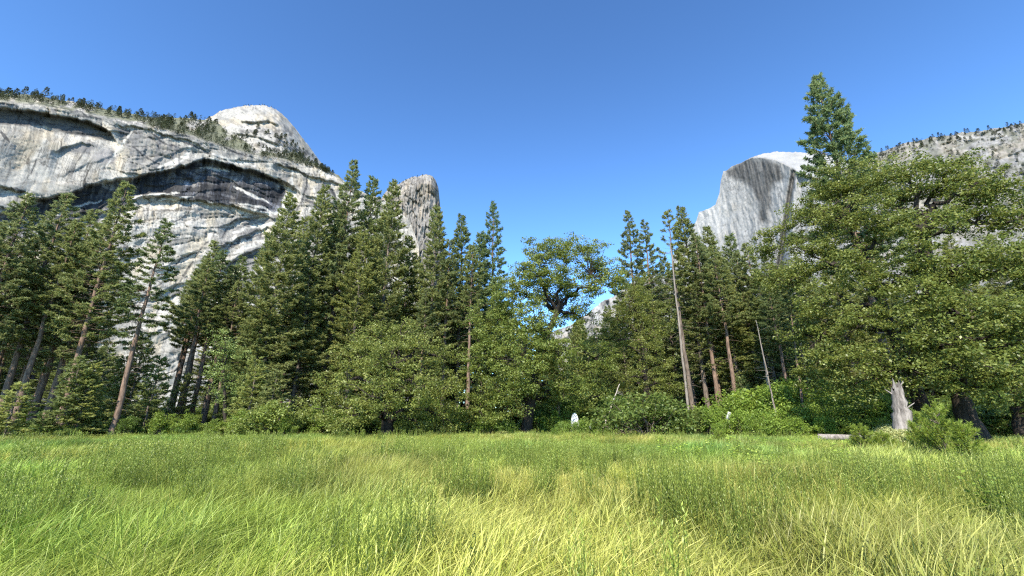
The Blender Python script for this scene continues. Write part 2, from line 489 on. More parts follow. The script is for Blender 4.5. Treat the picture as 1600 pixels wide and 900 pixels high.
def granite(PX, PY, R, P, base=(0.345, 0.325, 0.288), streak=1.0, seed=0, warm=1.0):
    x, y, t = ray(PX, PY)
    az = np.degrees(np.arctan2(x, y)) * 20.0
    h = P[..., 2]
    c = np.ones(PX.shape + (3,)) * np.array(base)
    big = fbm(az * 0.02, h * 0.010, seed + 2, 4)
    c = c * (0.80 + 0.40 * big)[..., None]
    warp = (fbm(az * 0.03, h * 0.01, seed + 3, 3) - 0.5) * 22 + (fbm(az * 0.1, h * 0.05, seed + 5, 3) - 0.5) * 5
    where = smooth(0.45, 0.66, fbm(az * 0.035, h * 0.016, seed + 4, 4))
    s1 = fbm((az + warp) * 0.34, h * 0.007, seed + 11, 3)
    s2 = fbm((az + warp) * 0.11, h * 0.005, seed + 13, 3)
    dk = smooth(0.48, 0.74, s1) * smooth(0.40, 0.66, s2) * streak
    c = c * (1 - 0.74 * dk * (0.4 + 0.6 * where))[..., None]
    ln = smooth(0.78, 0.95, vnoise((az + warp * 0.6) * 0.55, h * 0.012, seed + 15)) * streak * where
    c = c * (1 - 0.4 * ln)[..., None]
    pale = smooth(0.72, 0.95, vnoise((az + warp) * 0.30, h * 0.006, seed + 16)) * streak
    c = c * (1 + 0.16 * pale)[..., None]
    ochre = smooth(0.50, 0.75, fbm(az * 0.05, h * 0.02, seed + 19, 3))
    c = c * (1 + warm * ochre[..., None] * np.array([0.05, -0.02, -0.14]))
    cr = ridge(fbm((az - h * 0.75) * 0.022, (az + h) * 0.007, seed + 23, 4), 0.012)
    c = c * (1 - 0.45 * cr)[..., None]
    fine = fbm((az + warp * 0.4) * 1.3, h * 0.02, seed + 31, 3)
    c = c * (1 - 0.50 * streak * smooth(0.50, 0.75, fine) * (0.4 + 0.6 * where))[..., None]
    cr2 = ridge(fbm((az + h * 0.25) * 0.03, (h - az * 0.2) * 0.05, seed + 37, 4), 0.010) * smooth(0.4, 0.6, fbm(az * 0.02, h * 0.02, seed + 39, 2))
    c = c * (1 - 0.5 * cr2)[..., None]
    speck = smooth(0.62, 0.78, fbm(az * 0.25, h * 0.25, seed + 29, 3))
    c = c * (1 - 0.18 * speck)[..., None]
    return c

def wall_col(PX, PY, R, P):
    c = granite(PX, PY, R, P)
    x, y, t = ray(PX, PY)
    az = np.degrees(np.arctan2(x, y)) * 20.0
    h = P[..., 2]
    k, t1, p1, j1, t2, p2, j2 = wall_slabs(PX, PY, az, h)
    c = c * (1 + k * ((t1 - 0.5) * 0.34 + (t2 - 0.5) * 0.22))[..., None]
    v1 = fbm(az * 0.24 + (fbm(az * 0.05, h * 0.03, 60, 3) - 0.5) * 3, h * 0.010, 61, 4)
    v2 = fbm(az * 0.10, h * 0.012, 63, 3)
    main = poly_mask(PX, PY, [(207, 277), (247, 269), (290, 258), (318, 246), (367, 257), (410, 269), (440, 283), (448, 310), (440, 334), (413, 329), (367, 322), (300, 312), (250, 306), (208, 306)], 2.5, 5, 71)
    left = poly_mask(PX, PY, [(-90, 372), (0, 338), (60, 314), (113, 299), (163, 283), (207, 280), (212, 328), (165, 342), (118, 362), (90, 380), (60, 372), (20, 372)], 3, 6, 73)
    upl_shade = poly_mask(PX, PY, [(-90, 165), (50, 173), (100, 181), (143, 190), (173, 207), (183, 222), (117, 211), (67, 197), (-90, 190)], 2, 2.5, 75)
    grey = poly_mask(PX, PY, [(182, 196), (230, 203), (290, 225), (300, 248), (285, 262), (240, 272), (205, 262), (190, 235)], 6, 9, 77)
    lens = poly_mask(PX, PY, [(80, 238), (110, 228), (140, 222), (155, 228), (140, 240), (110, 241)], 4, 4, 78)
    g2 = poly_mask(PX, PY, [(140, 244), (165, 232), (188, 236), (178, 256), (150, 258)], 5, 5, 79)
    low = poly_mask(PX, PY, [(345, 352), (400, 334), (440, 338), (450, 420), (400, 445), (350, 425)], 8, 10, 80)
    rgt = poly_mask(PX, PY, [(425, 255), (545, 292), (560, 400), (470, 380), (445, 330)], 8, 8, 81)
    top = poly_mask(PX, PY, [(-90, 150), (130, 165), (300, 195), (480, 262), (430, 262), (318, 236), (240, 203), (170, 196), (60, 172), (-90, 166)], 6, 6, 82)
    D = np.array([0.030, 0.031, 0.035])  # near-black for cracks, and for stains with painted shade under the arches
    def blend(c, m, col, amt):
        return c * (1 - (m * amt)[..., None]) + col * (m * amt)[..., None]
    c = blend(c, main, D * (0.15 + 0.8 * v2)[..., None], 0.93 + 0.07 * smooth(0.36, 0.5, v1))  # main arch: streaked water stains plus overhang shade put into the colour
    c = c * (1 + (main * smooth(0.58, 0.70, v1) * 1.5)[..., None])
    c = blend(c, left, D * (0.3 + 1.2 * v2)[..., None], 0.82 + 0.17 * smooth(0.38, 0.58, v1))  # left end of the main arch: stains and painted shade together
    c = blend(c, upl_shade, D, 0.8)  # upper left arch: its overhang shadow painted on as dark colour
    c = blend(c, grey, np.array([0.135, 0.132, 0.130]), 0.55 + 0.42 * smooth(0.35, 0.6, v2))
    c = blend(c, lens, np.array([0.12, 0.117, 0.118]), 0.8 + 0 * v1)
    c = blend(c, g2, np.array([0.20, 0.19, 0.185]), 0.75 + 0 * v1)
    c = blend(c, low, np.array([0.13, 0.126, 0.122]), 0.85 * smooth(0.42, 0.60, fbm((az - h * 0.6) * 0.06, (az + h) * 0.012, 65, 3)))  # shading patches of the lower slab ledges, painted into the rock colour
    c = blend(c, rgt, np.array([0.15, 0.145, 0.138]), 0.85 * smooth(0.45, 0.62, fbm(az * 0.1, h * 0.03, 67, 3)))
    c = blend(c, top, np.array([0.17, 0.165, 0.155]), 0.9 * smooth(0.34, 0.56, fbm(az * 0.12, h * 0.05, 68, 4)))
    c = c * (1 - k * np.maximum(j1 * 0.55, j2 * 0.32))[..., None]
    c = c * (1 + (np.maximum(main, left) * (smooth(0.62, 0.9, t1) * 1.6 + smooth(0.7, 0.95, t2) * 1.8))[..., None])
    pale = np.array([0.40, 0.385, 0.35])
    for k, (pts, w) in enumerate(LEDGES):
        c = blend(c, line_mask(PX, PY, pts, w, 500 + k), pale, 0.9)
    for k, (pts, w) in enumerate(CRACKS):
        c = blend(c, line_mask(PX, PY, pts, w, 600 + k), D * 0.9, 0.8)
    rim = np.interp(PX, *np.array(RIM, float).T)
    veg = smooth(-2, 6, rim - PY) * smooth(0.30, 0.5, fbm(PX * 0.05, PY * 0.12, 70, 3))
    c = blend(c, veg, np.array([0.10, 0.105, 0.06]), 0.9)
    cr = smooth(0.62, 0.8, fbm((az - h) * 0.09, (az + h) * 0.02, 83, 3))
    c = c * (1 - 0.3 * cr)[..., None]
    return c

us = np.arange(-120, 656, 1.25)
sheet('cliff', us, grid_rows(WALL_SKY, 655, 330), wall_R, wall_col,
      'pale granite cliff with stained and shade-painted curving overhangs behind the pines', 'cliff', 500)

def dome_R(PX, PY):
    x, y, t = ray(PX, PY)
    cx = 405
    R = 1720 + ((PX - 385) / 120.0) ** 2 * 130 - (PX - 385) * 0.5
    top = np.interp(PX, *np.array(DOME_SKY, float).T)
    R = R - np.minimum((PY - top), 80) ** 0.7 * 14
    az = np.degrees(np.arctan2(x, y)) * 20; h = R * t
    for pts, D in (([(375, 188), (395, 190), (420, 188), (438, 196)], 22), ([(360, 206), (400, 212), (440, 226)], 20)):
        sx, sy = np.array(pts, float).T
        d = PY - np.interp(PX, sx, sy)
        m = smooth(sx[0] - 5, sx[0] + 10, PX) * (1 - smooth(sx[-1] - 10, sx[-1] + 5, PX))
        R = R + D * m * smooth(0, 3, d) * (1 - smooth(4, 25, d))
    R = R + (fbm(az * 0.10, h * 0.03 + az * 0.02, 121, 5) - 0.5) * 26
    return R
DOME_SKY = [(230, 215), (290, 200), (325, 184), (345, 172), (365, 167), (385, 164), (410, 163), (425, 167), (435, 172), (447, 183), (460, 198), (480, 224), (497, 247), (510, 264), (540, 300), (560, 330)]

def dome_col(PX, PY, R, P):
    c = granite(PX, PY, R, P, (0.285, 0.272, 0.248), 0.35, 200)
    x, y, t = ray(PX, PY)
    az = np.degrees(np.arctan2(x, y)) * 20
    cr = smooth(0.60, 0.72, fbm((az + P[..., 2] * 0.5) * 0.12, (az - P[..., 2]) * 0.02, 207, 3))
    c = c * (1 - 0.3 * cr)[..., None]
    veg = smooth(0.55, 0.68, fbm(PX * 0.09, PY * 0.2, 209, 3)) * smooth(185, 215, PY)
    c = c * (1 - 0.6 * veg)[..., None]
    return c
sheet('granite_dome', np.arange(230, 561, 1.3), grid_rows(DOME_SKY, 420, 150), dome_R, dome_col,
      'rounded pale granite dome rising behind the treed cliff rim', 'mountain', 500)

COL_SKY = [(585, 330), (600, 302), (615, 290), (630, 284), (642, 278), (655, 275), (666, 272), (675, 274), (681, 282), (685, 293), (687, 312), (690, 350), (697, 420), (712, 500)]
def col_R(PX, PY):
    x, y, t = ray(PX, PY)
    top = np.interp(PX, *np.array(COL_SKY, float).T)
    R = 1420 + smooth(672, 695, PX) * 70 + np.maximum(640 - PX, 0) * 0.9
    R = R / (1 - 0.1 * t) - np.minimum(PY - top, 14) * 3
    az = np.degrees(np.arctan2(x, y)) * 20; h = R * t
    tt, pp, jj = facets(az, h, 16, 42, 0.05, 751)
    R = R + pp * 12 + jj * 5
    R = R + (fbm(az * 0.26, h * 0.012, 131, 4) - 0.5) * 26 + (fbm(az * 0.3, h * 0.05, 133, 3) - 0.5) * 14
    return R
def col_col(PX, PY, R, P):
    c = granite(PX, PY, R, P, (0.205, 0.193, 0.178), 0.6, 300)
    x, y, t = ray(PX, PY)
    az = np.degrees(np.arctan2(x, y)) * 20
    tt, pp, jj = facets(az, R * t, 16, 42, 0.05, 751)
    c = c * (1 + (tt - 0.5) * 0.5 - 0.4 * jj)[..., None]
    cr = smooth(0.52, 0.68, fbm(az * 0.5, P[..., 2] * 0.05, 305, 4))
    return c * (1 - 0.35 * cr)[..., None]
sheet('rock_column', np.arange(585, 713, 0.9), grid_rows(COL_SKY, 640, 260), col_R, col_col,
      'blocky granite tower standing at the end of the cliff', 'rock tower', 160)

HD_SKY = [(1050, 400), (1075, 372), (1088, 345), (1092, 331), (1108, 326), (1118, 319), (1124, 302), (1126, 283), (1130, 267), (1148, 259), (1165, 250), (1178, 243), (1195, 238.5), (1215, 237), (1250, 237), (1285, 240), (1320, 250), (1360, 275), (1420, 330)]
def hd_cap(PX):
    return np.interp(PX, [1050, 1165, 1175, 1190, 1212, 1232, 1246, 1262, 1290, 1420], [240, 249, 246, 246, 250, 259, 268, 275, 285, 340])
def hd_R(PX, PY):
    x, y, t = ray(PX, PY)
    R = 3050 - (PX - 1090) * 2.6
    R = np.where(PX > 1262, 3050 - 172 * 2.6 + (PX - 1262) * 2.0, R)
    d = hd_cap(PX) - PY
    R = R + np.maximum(d, 0) * 34
    R = R + smooth(1236, 1252, PX) * 60 * smooth(0, 20, PY - 262) - smooth(1222, 1240, PX) * 40
    az = np.degrees(np.arctan2(x, y)) * 20; h = R * t
    f = smooth(-2, 5, -d)
    R = R + f * ((fbm(az * 0.10, h * 0.006, 141, 4) - 0.5) * 30 + (fbm(az * 0.25, h * 0.03, 143, 3) - 0.5) * 12)
    R = R + (1 - f) * (fbm(az * 0.06, h * 0.03, 145, 3) - 0.5) * 20
    # narrow chimney right of the face
    g = np.exp(-((PX - 1240 + (PY - 270) * 0.15) / 4.0) ** 2) * smooth(255, 270, PY)
    return R + g * 60
def hd_col(PX, PY, R, P):
    c = granite(PX, PY, R, P, (0.225, 0.224, 0.222), 0.25, 400, 0.25)
    x, y, t = ray(PX, PY)
    az = np.degrees(np.arctan2(x, y)) * 20
    v = fbm(az * 0.6, P[..., 2] * 0.002, 405, 4)
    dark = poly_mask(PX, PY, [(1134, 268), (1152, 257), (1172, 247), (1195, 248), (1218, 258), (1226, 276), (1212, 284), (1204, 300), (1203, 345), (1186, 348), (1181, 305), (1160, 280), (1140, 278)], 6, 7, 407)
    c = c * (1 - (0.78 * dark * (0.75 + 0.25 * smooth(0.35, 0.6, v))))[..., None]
    gap = np.exp(-((PX - 1239 + (PY - 270) * 0.15) / 5.0) ** 2) * smooth(256, 268, PY)
    c = c * (1 - 0.55 * gap)[..., None]
    cap = smooth(-1, 3, hd_cap(PX) - PY)
    c = c * (1 - cap[..., None]) + cap[..., None] * np.array([0.28, 0.276, 0.268]) * (0.80 + 0.3 * fbm(PX * 0.1, PY * 0.3, 409, 3))[..., None]
    pale = smooth(1150, 1120, PX)
    c = c * (1 + 0.18 * pale)[..., None]
    return c
sheet('granite_mountain', np.arange(1050, 1421, 1.0), grid_rows(HD_SKY, 520, 240), hd_R, hd_col,
      'half rounded granite mountain with a sheer streaked grey face', 'mountain', 700)

RG_SKY = [(860, 520), (890, 508), (915, 492), (940, 472), (960, 462), (980, 446), (1005, 432), (1040, 432), (1080, 440), (1130, 470)]
def rg_R(PX, PY):
    x, y, t = ray(PX, PY)
    az = np.degrees(np.arctan2(x, y)) * 20
    R = 2400 / (1 - 0.5 * np.clip(t, 0, 1))
    return R + (fbm(az * 0.15, R * t * 0.02, 151, 5) - 0.5) * 120
def rg_col(PX, PY, R, P):
    c = granite(PX, PY, R, P, (0.245, 0.243, 0.24), 0.5, 500)
    g = smooth(0.5, 0.65, fbm(PX * 0.12, PY * 0.12, 503, 4))
    return c * (1 - 0.45 * g)[..., None]
sheet('granite_ridge', np.arange(860, 1131, 1.6), grid_rows(RG_SKY, 640, 90), rg_R, rg_col,
      'low pale granite ridge glimpsed through the gap beside the oak', 'ridge', 300)

SL_SKY = [(1280, 292), (1320, 262), (1350, 246), (1370, 238), (1400, 228), (1450, 216), (1500, 208), (1550, 201), (1600, 193), (1720, 176)]
def sl_R(PX, PY):
    x, y, t = ray(PX, PY)
    top = np.interp(PX, *np.array(SL_SKY, float).T)
    R = 1500 - (PY - top) * 2.2
    az = np.degrees(np.arctan2(x, y)) * 20
    n = fbm(az * 0.08 - R * t * 0.05, R * t * 0.09, 161, 5)
    return np.maximum(R, 700) + (n - 0.5) * 40
def sl_col(PX, PY, R, P):
    c = granite(PX, PY, R, P, (0.185, 0.182, 0.176), 0.3, 600)
    c = c * (0.55 + 0.9 * fbm(PX * 0.25 + PY * 0.1, PY * 0.45, 605, 4))[..., None]
    g = smooth(0.46, 0.60, fbm(PX * 0.10 + PY * 0.08, PY * 0.22, 603, 5)) * 0.8
    return c * (1 - g[..., None]) + g[..., None] * np.array([0.105, 0.107, 0.085])
sheet('rocky_slope', np.arange(1280, 1721, 1.7), grid_rows(SL_SKY, 600, 170), sl_R, sl_col,
      'grey rocky mountainside dotted with scrub rising behind the oaks', 'hillside', 400)

# ------------------------------------------------------------------ conifers
def blades(base, dirs, length, width, rng, droop=0.0):
    """triangles: a needle spray each"""
    n = len(base)
    side = unit(np.cross(dirs, np.array([0, 0, 1.0]) + rng.normal(size=(n, 3)) * 0.55))
    tip = base + dirs * length[:, None]
    tip[:, 2] -= droop * length
    a = base + side * width[:, None] * 0.5
    b = base - side * width[:, None] * 0.5
    mid = (base + tip) * 0.5
    V = np.stack([base, mid + side * width[:, None] * 0.5, tip, mid - side * width[:, None] * 0.5], 1).reshape(-1, 3)
    Fc = np.arange(4 * n).reshape(n, 4)
    return V, Fc

def conifer(seed, H, Rm, base, style, dead=0.0, nb=None, lean=0.0):
    rng = np.random.default_rng(seed)
    zb = base * H
    # trunk
    nt_ = 26
    z = np.linspace(-0.3, H, nt_)
    wob = np.stack([np.cumsum(rng.normal(0, 0.035, nt_)), np.cumsum(rng.normal(0, 0.035, nt_)), z], -1)
    wob[:, :2] -= wob[:1, :2]
    r0 = H * 0.0084 + 0.04
    rad = r0 * (1 - np.clip(z / H, 0, 1)) ** 0.85 + 0.012
    rad[:2] *= 1.2
    parts = [path_tube(wob, rad, 10, rng, 0.12)]
    tx = lambda zz: np.stack([np.interp(zz, z, wob[:, 0]), np.interp(zz, z, wob[:, 1]), zz], -1)
    nb = nb or int((H - zb) * 6.2)
    bb, bd, bl, bw, tn = [], [], [], [], []
    seg0, seg1, sr0, sr1 = [], [], [], []
    lobes = rng.random(7)
    for k in range(nb):
        f = (k + rng.random()) / nb
        t = f ** 0.92
        zz = zb + (H - zb) * t * 0.985
        ang = k * 2.39996 + rng.normal(0, 0.35)
        if style == 'fir':
            prof = (1 - t) ** 0.72 * (0.55 + 0.45 * min(1, t / 0.18)) + 0.03
            e0 = -0.30 + 0.95 * t; curl = 0.22
        elif style == 'pine':
            prof = (1 - t) ** 0.85 * (0.55 + 0.45 * min(1, t / 0.2)) + 0.04
            e0 = -0.22 + 0.55 * t; curl = 0.30
        else:
            prof = (1 - t) ** 0.6 * (0.35 + 0.65 * min(1, t / 0.3)) + 0.05
            e0 = -0.25 + 0.7 * t; curl = 0.15
        irr = 0.72 + 0.5 * vnoise(np.array([ang % 6.283 * 0.8 + seed]), np.array([zz * 0.33]), seed)[0]
        L = Rm * prof * irr * rng.uniform(0.72, 1.08)
        if L < 0.25: L = 0.25
        if style != 'fir' and rng.random() < 0.06: continue
        e0 += rng.normal(0, 0.10)
        hd = np.array([math.cos(ang), math.sin(ang), 0])
        sd = np.array([-math.sin(ang), math.cos(ang), 0])
        p0 = tx(np.array([zz]))[0]
        bend = rng.normal(0, 0.12)
        def P(s):
            s = np.asarray(s, float)
            return p0 + np.outer(s * L, hd) + np.outer(s * s * L * bend, sd) + np.outer(s * L * e0 + s * s * L * curl, [0, 0, 1])
        ss = np.linspace(0, 1, 4)
        q = P(ss)
        br = 0.012 + 0.011 * L
        seg0.append(q[:-1]); seg1.append(q[1:]); sr0.append(br * (1 - ss[:-1] * 0.85)); sr1.append(br * (1 - ss[1:] * 0.85))
        if rng.random() < dead * (1 - t): continue
        if style == 'fir':
            ntw = max(3, int(L * 6.2)); s = rng.uniform(0.12, 1.0, ntw) ** 0.75
        else:
            ntw = max(3, int(L * 5.0)); s = 1 - rng.uniform(0, 1, ntw) ** 1.5 * 0.72
        side = np.where(rng.random(ntw) < 0.5, -1, 1)
        tang = rng.uniform(0.35, 1.15, ntw) * side
        td = np.cos(tang)[:, None] * hd + np.sin(tang)[:, None] * sd
        td[:, 2] += e0 + 2 * curl * s + rng.normal(0, 0.16, ntw)
        td = unit(td)
        tl = (0.30 * L * (1 - s) + rng.uniform(0.25, 0.55, ntw))
        if style != 'fir': tl *= 0.75
        tb = P(s)
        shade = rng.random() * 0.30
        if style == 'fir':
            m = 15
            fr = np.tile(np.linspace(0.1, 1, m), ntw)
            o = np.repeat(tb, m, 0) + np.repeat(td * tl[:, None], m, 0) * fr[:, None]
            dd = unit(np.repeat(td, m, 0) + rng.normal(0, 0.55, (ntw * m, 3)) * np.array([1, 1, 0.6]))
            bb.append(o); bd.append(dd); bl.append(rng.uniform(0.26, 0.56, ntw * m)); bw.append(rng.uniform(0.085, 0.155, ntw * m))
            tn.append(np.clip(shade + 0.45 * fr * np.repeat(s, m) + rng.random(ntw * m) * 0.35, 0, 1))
        else:
            m = 26
            o = np.repeat(tb + td * tl[:, None], m, 0) - np.repeat(td, m, 0) * rng.uniform(0, 0.35, (ntw * m, 1))
            dd = unit(np.repeat(td, m, 0) * 0.75 + np.array([0, 0, 0.3]) + rng.normal(0, 0.7, (ntw * m, 3)))
            bb.append(o); bd.append(dd); bl.append(rng.uniform(0.22, 0.46, ntw * m)); bw.append(rng.uniform(0.062, 0.115, ntw * m))
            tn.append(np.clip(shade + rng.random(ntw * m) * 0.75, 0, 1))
            seg0.append(tb); seg1.append(tb + td * tl[:, None]); sr0.append(np.full(ntw, 0.012)); sr1.append(np.full(ntw, 0.006))
    # bare stubs below the crown
    for k in range(int(10 + 26 * (base > 0.3))):
        zz = rng.uniform(0.12, max(base, 0.15) + 0.08) * H
        ang = rng.uniform(0, 6.283); L = rng.uniform(0.4, 2.2) * (0.5 + zz / H)
        p0 = tx(np.array([zz]))
        d1 = np.array([[math.cos(ang), math.sin(ang), rng.uniform(-0.35, 0.1)]])
        q1 = p0 + d1 * L * 0.6
        q2 = q1 + (d1 + [[0, 0, -0.3]]) * L * 0.4
        seg0 += [p0, q1]; seg1 += [q1, q2]; sr0 += [np.array([0.03]), np.array([0.02])]; sr1 += [np.array([0.02]), np.array([0.006])]
    parts.append(tubes(np.concatenate(seg0), np.concatenate(seg1), np.concatenate(sr0), np.concatenate(sr1), 4))
    tv, tf = merge(parts)
    B = np.concatenate(bb)
    V, Fc = blades(B, np.concatenate(bd), np.concatenate(bl), np.concatenate(bw), rng, 0.08)
    tint = np.repeat(np.concatenate(tn), 4)
    return (mesh_np('trunk', tv, tf), mesh_np('crown', V, Fc, attrs={'tint': tint}), H)

VAR = {}
def variant(key, mats, *a, **k):
    tr, cr, H = conifer(*a, **k)
    tr.materials.append(M[mats[0]]); cr.materials.append(M[mats[1]])
    VAR[key] = (tr, cr, H)
variant('fir_a', ('bark_fir', 'fir'), 11, 36, 5.0, 0.10, 'fir')
variant('fir_b', ('bark_fir', 'fir'), 12, 34, 4.3, 0.16, 'fir')
variant('fir_c', ('bark_fir', 'fir'), 13, 38, 4.2, 0.24, 'fir')
variant('pine_a', ('bark_pine', 'pine'), 14, 36, 4.6, 0.34, 'pine')
variant('pine_b', ('bark_pine', 'pine'), 15, 36, 4.2, 0.44, 'pine')
variant('pine_c', ('bark_pine', 'pine'), 16, 38, 5.2, 0.28, 'pine', nb=190)
variant('pine_sparse', ('bark_pine', 'pine'), 17, 34, 3.4, 0.36, 'sparse', dead=0.3, nb=120)
variant('snag', ('bark_fir', 'fir'), 18, 34, 2.6, 0.45, 'sparse', dead=0.95, nb=95)
variant('pine_high', ('bark_pine', 'pine'), 21, 36, 3.9, 0.54, 'pine')
variant('pine_hero', ('bark_pine', 'pine'), 22, 38, 5.6, 0.40, 'pine', nb=230)
variant('young_a', ('bark_fir', 'fir'), 19, 13, 2.8, 0.04, 'fir')
variant('young_b', ('bark_fir', 'fir'), 20, 10, 2.4, 0.04, 'fir')

def dress(root, key, tintc, H):
    tr, cr, H0 = VAR[key]
    a = link('trunk', tr, None, root); b = link('crown', cr, None, root)
    b.color = (*tintc, 1)
    return root

def place_tree(name, key, px, py, d, label, cat='conifer', group=None, tint=(1, 1, 1), rot=None, wide=1.0, lean=None):
    """a tree whose tip is seen at (px, py), standing on the ground at horizontal distance d"""
    p = at(px, py, d)
    H = p[2]
    tr, cr, H0 = VAR[key]
    root = bpy.data.objects.new(name, None); C.objects.link(root)
    root.location = (p[0], p[1], 0)
    s = H / H0
    w = (0.5 * s + 0.5) * wide
    root.scale = (w, w, s)
    root.rotation_euler = (0, 0, rot if rot is not None else (px * 0.37 + py * 0.11) % 6.28)
    dress(root, key, tint, H)
    tag(root, label, cat, group)
    return root

# ------------------------------------------------------------------ the forest's conifers, tip by tip
OLIVE = (1.0, 1.0, 1.0); DARK = (0.82, 0.90, 0.90); WARM = (1.10, 1.08, 0.97); BLUE = (0.85, 1.0, 1.15); LIGHT = (1.25, 1.25, 1.1)
T = [  # key, tip x, tip y, distance, tint, label
    ('pine_a', 48, 303, 58, OLIVE, 'broad dark pine at the meadow edge before the foot of the overhangs'),
    ('pine_a', 108, 300, 60, OLIVE, 'tall pine with reddish trunk beside the broad dark pine'),
    ('pine_a', 200, 283, 56, WARM, 'tall full pine before the cliff with ragged sunlit crown'),
    ('pine_c', 165, 345, 60, OLIVE, 'bushy pine close against the tall full ragged pine'),
    ('pine_sparse', 259, 345, 54, DARK, 'slim sparse pine with bare trunk alone before the pale slabs'),
    ('pine_b', 340, 376, 66, WARM, 'round topped pine on bare trunk above the leaning poles'),
    ('pine_b', 322, 400, 70, OLIVE, 'small crowned pine on bare pale trunk next to round topped pine'),
    ('fir_c', 383, 400, 74, DARK, 'thin dark fir rising between round topped pine and dense firs'),
    ('fir_a', 455, 303, 58, OLIVE, 'wide dense fir with foliage down to the shrubs'),
    ('fir_c', 507, 290, 62, OLIVE, 'dense fir leaning into the highest pine of the stand'),
    ('pine_c', 551, 250, 64, OLIVE, 'highest pine of the dense stand with open tufted tip'),
    ('fir_b', 583, 278, 66, DARK, 'dark pointed fir just beside the highest pine'),
    ('fir_a', 615, 283, 62, OLIVE, 'full fir in front of the granite tower'),
    ('fir_b', 683, 322, 62, OLIVE, 'pointed fir overlapping the right edge of the granite tower'),
    ('fir_c', 724, 335, 66, DARK, 'narrow fir with pale lower trunk beside the open sky gap'),
    ('fir_b', 752, 362, 70, BLUE, 'short narrow fir tucked below the feathery pine'),
    ('pine_a', 771, 315, 72, BLUE, 'feathery open pine at the end of the dense stand'),
    ('pine_b', 982, 330, 70, OLIVE, 'open topped pine between the spreading oak and the bare trunk'),
    ('pine_sparse', 1004, 346, 72, OLIVE, 'half bare pine standing behind the open topped pine'),
    ('snag', 1046, 328, 58, WARM, 'nearly bare pale trunk with thin tufts at forest edge'),
    ('fir_c', 1066, 322, 62, OLIVE, 'full green fir directly behind the nearly bare trunk'),
    ('fir_c', 1106, 352, 66, OLIVE, 'dark fir below the left shoulder of the sheer mountain'),
    ('pine_b', 1086, 362, 60, OLIVE, 'pine with long straight bare trunk among the firs'),
    ('fir_b', 1140, 366, 70, DARK, 'dark fir before the foot of the sheer grey face'),
    ('pine_b', 1166, 378, 64, WARM, 'slender pine with pale straight trunk above bright shrubs'),
    ('fir_b', 1195, 388, 74, OLIVE, 'fir half hidden behind the slender pale trunk'),
    ('pine_hero', 1276, 125, 54, (0.95, 1.08, 1.15), 'towering tufted pine rising far above the great oaks'),
]
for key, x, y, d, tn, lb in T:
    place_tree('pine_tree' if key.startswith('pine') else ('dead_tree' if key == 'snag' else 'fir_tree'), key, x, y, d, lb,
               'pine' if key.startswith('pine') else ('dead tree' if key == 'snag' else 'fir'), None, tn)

# second rank, described by the marked tree each one stands by
MARKS = [(48, 303, 'broad dark pine'), (108, 300, 'tall reddish trunked pine'), (200, 283, 'tall full ragged pine'), (259, 345, 'slim sparse pine'), (340, 376, 'round topped pine'),
         (383, 400, 'thin dark fir'), (455, 303, 'wide dense fir'), (507, 290, 'leaning dense fir'), (551, 250, 'highest pine of the stand'), (583, 278, 'dark pointed fir'), (615, 283, 'fir before the granite tower'),
         (683, 322, 'pointed fir by the granite tower'), (724, 335, 'narrow pale trunked fir'), (771, 315, 'feathery open pine'), (870, 390, 'spreading oak'), (982, 330, 'open topped pine'), (1046, 328, 'nearly bare pale trunk'),
         (1086, 362, 'pine with long bare trunk'), (1106, 352, 'fir below the mountain shoulder'), (1140, 366, 'fir before the sheer grey face'), (1166, 378, 'slender pale trunked pine'), (1276, 125, 'towering tufted pine'), (1330, 300, 'great oak over the shrubs'), (1440, 290, 'great leaning oak')]
KIND = {'fir_a': 'full green fir', 'fir_b': 'dense pointed fir', 'fir_c': 'narrow high crowned fir', 'pine_a': 'ragged pine', 'pine_b': 'short crowned pine', 'pine_c': 'bushy pine', 'pine_high': 'pine on long bare trunk',
        'snag': 'half dead bare tree', 'young_a': 'young fir', 'young_b': 'small young fir'}
def by_mark(px, py, d):
    k = min(MARKS, key=lambda m: abs(m[0] - px) + 0.25 * abs(m[1] - py))
    side = 'behind' if d > 66 else ('beside' if abs(k[0] - px) > 18 else 'below')
    return side, k[2]
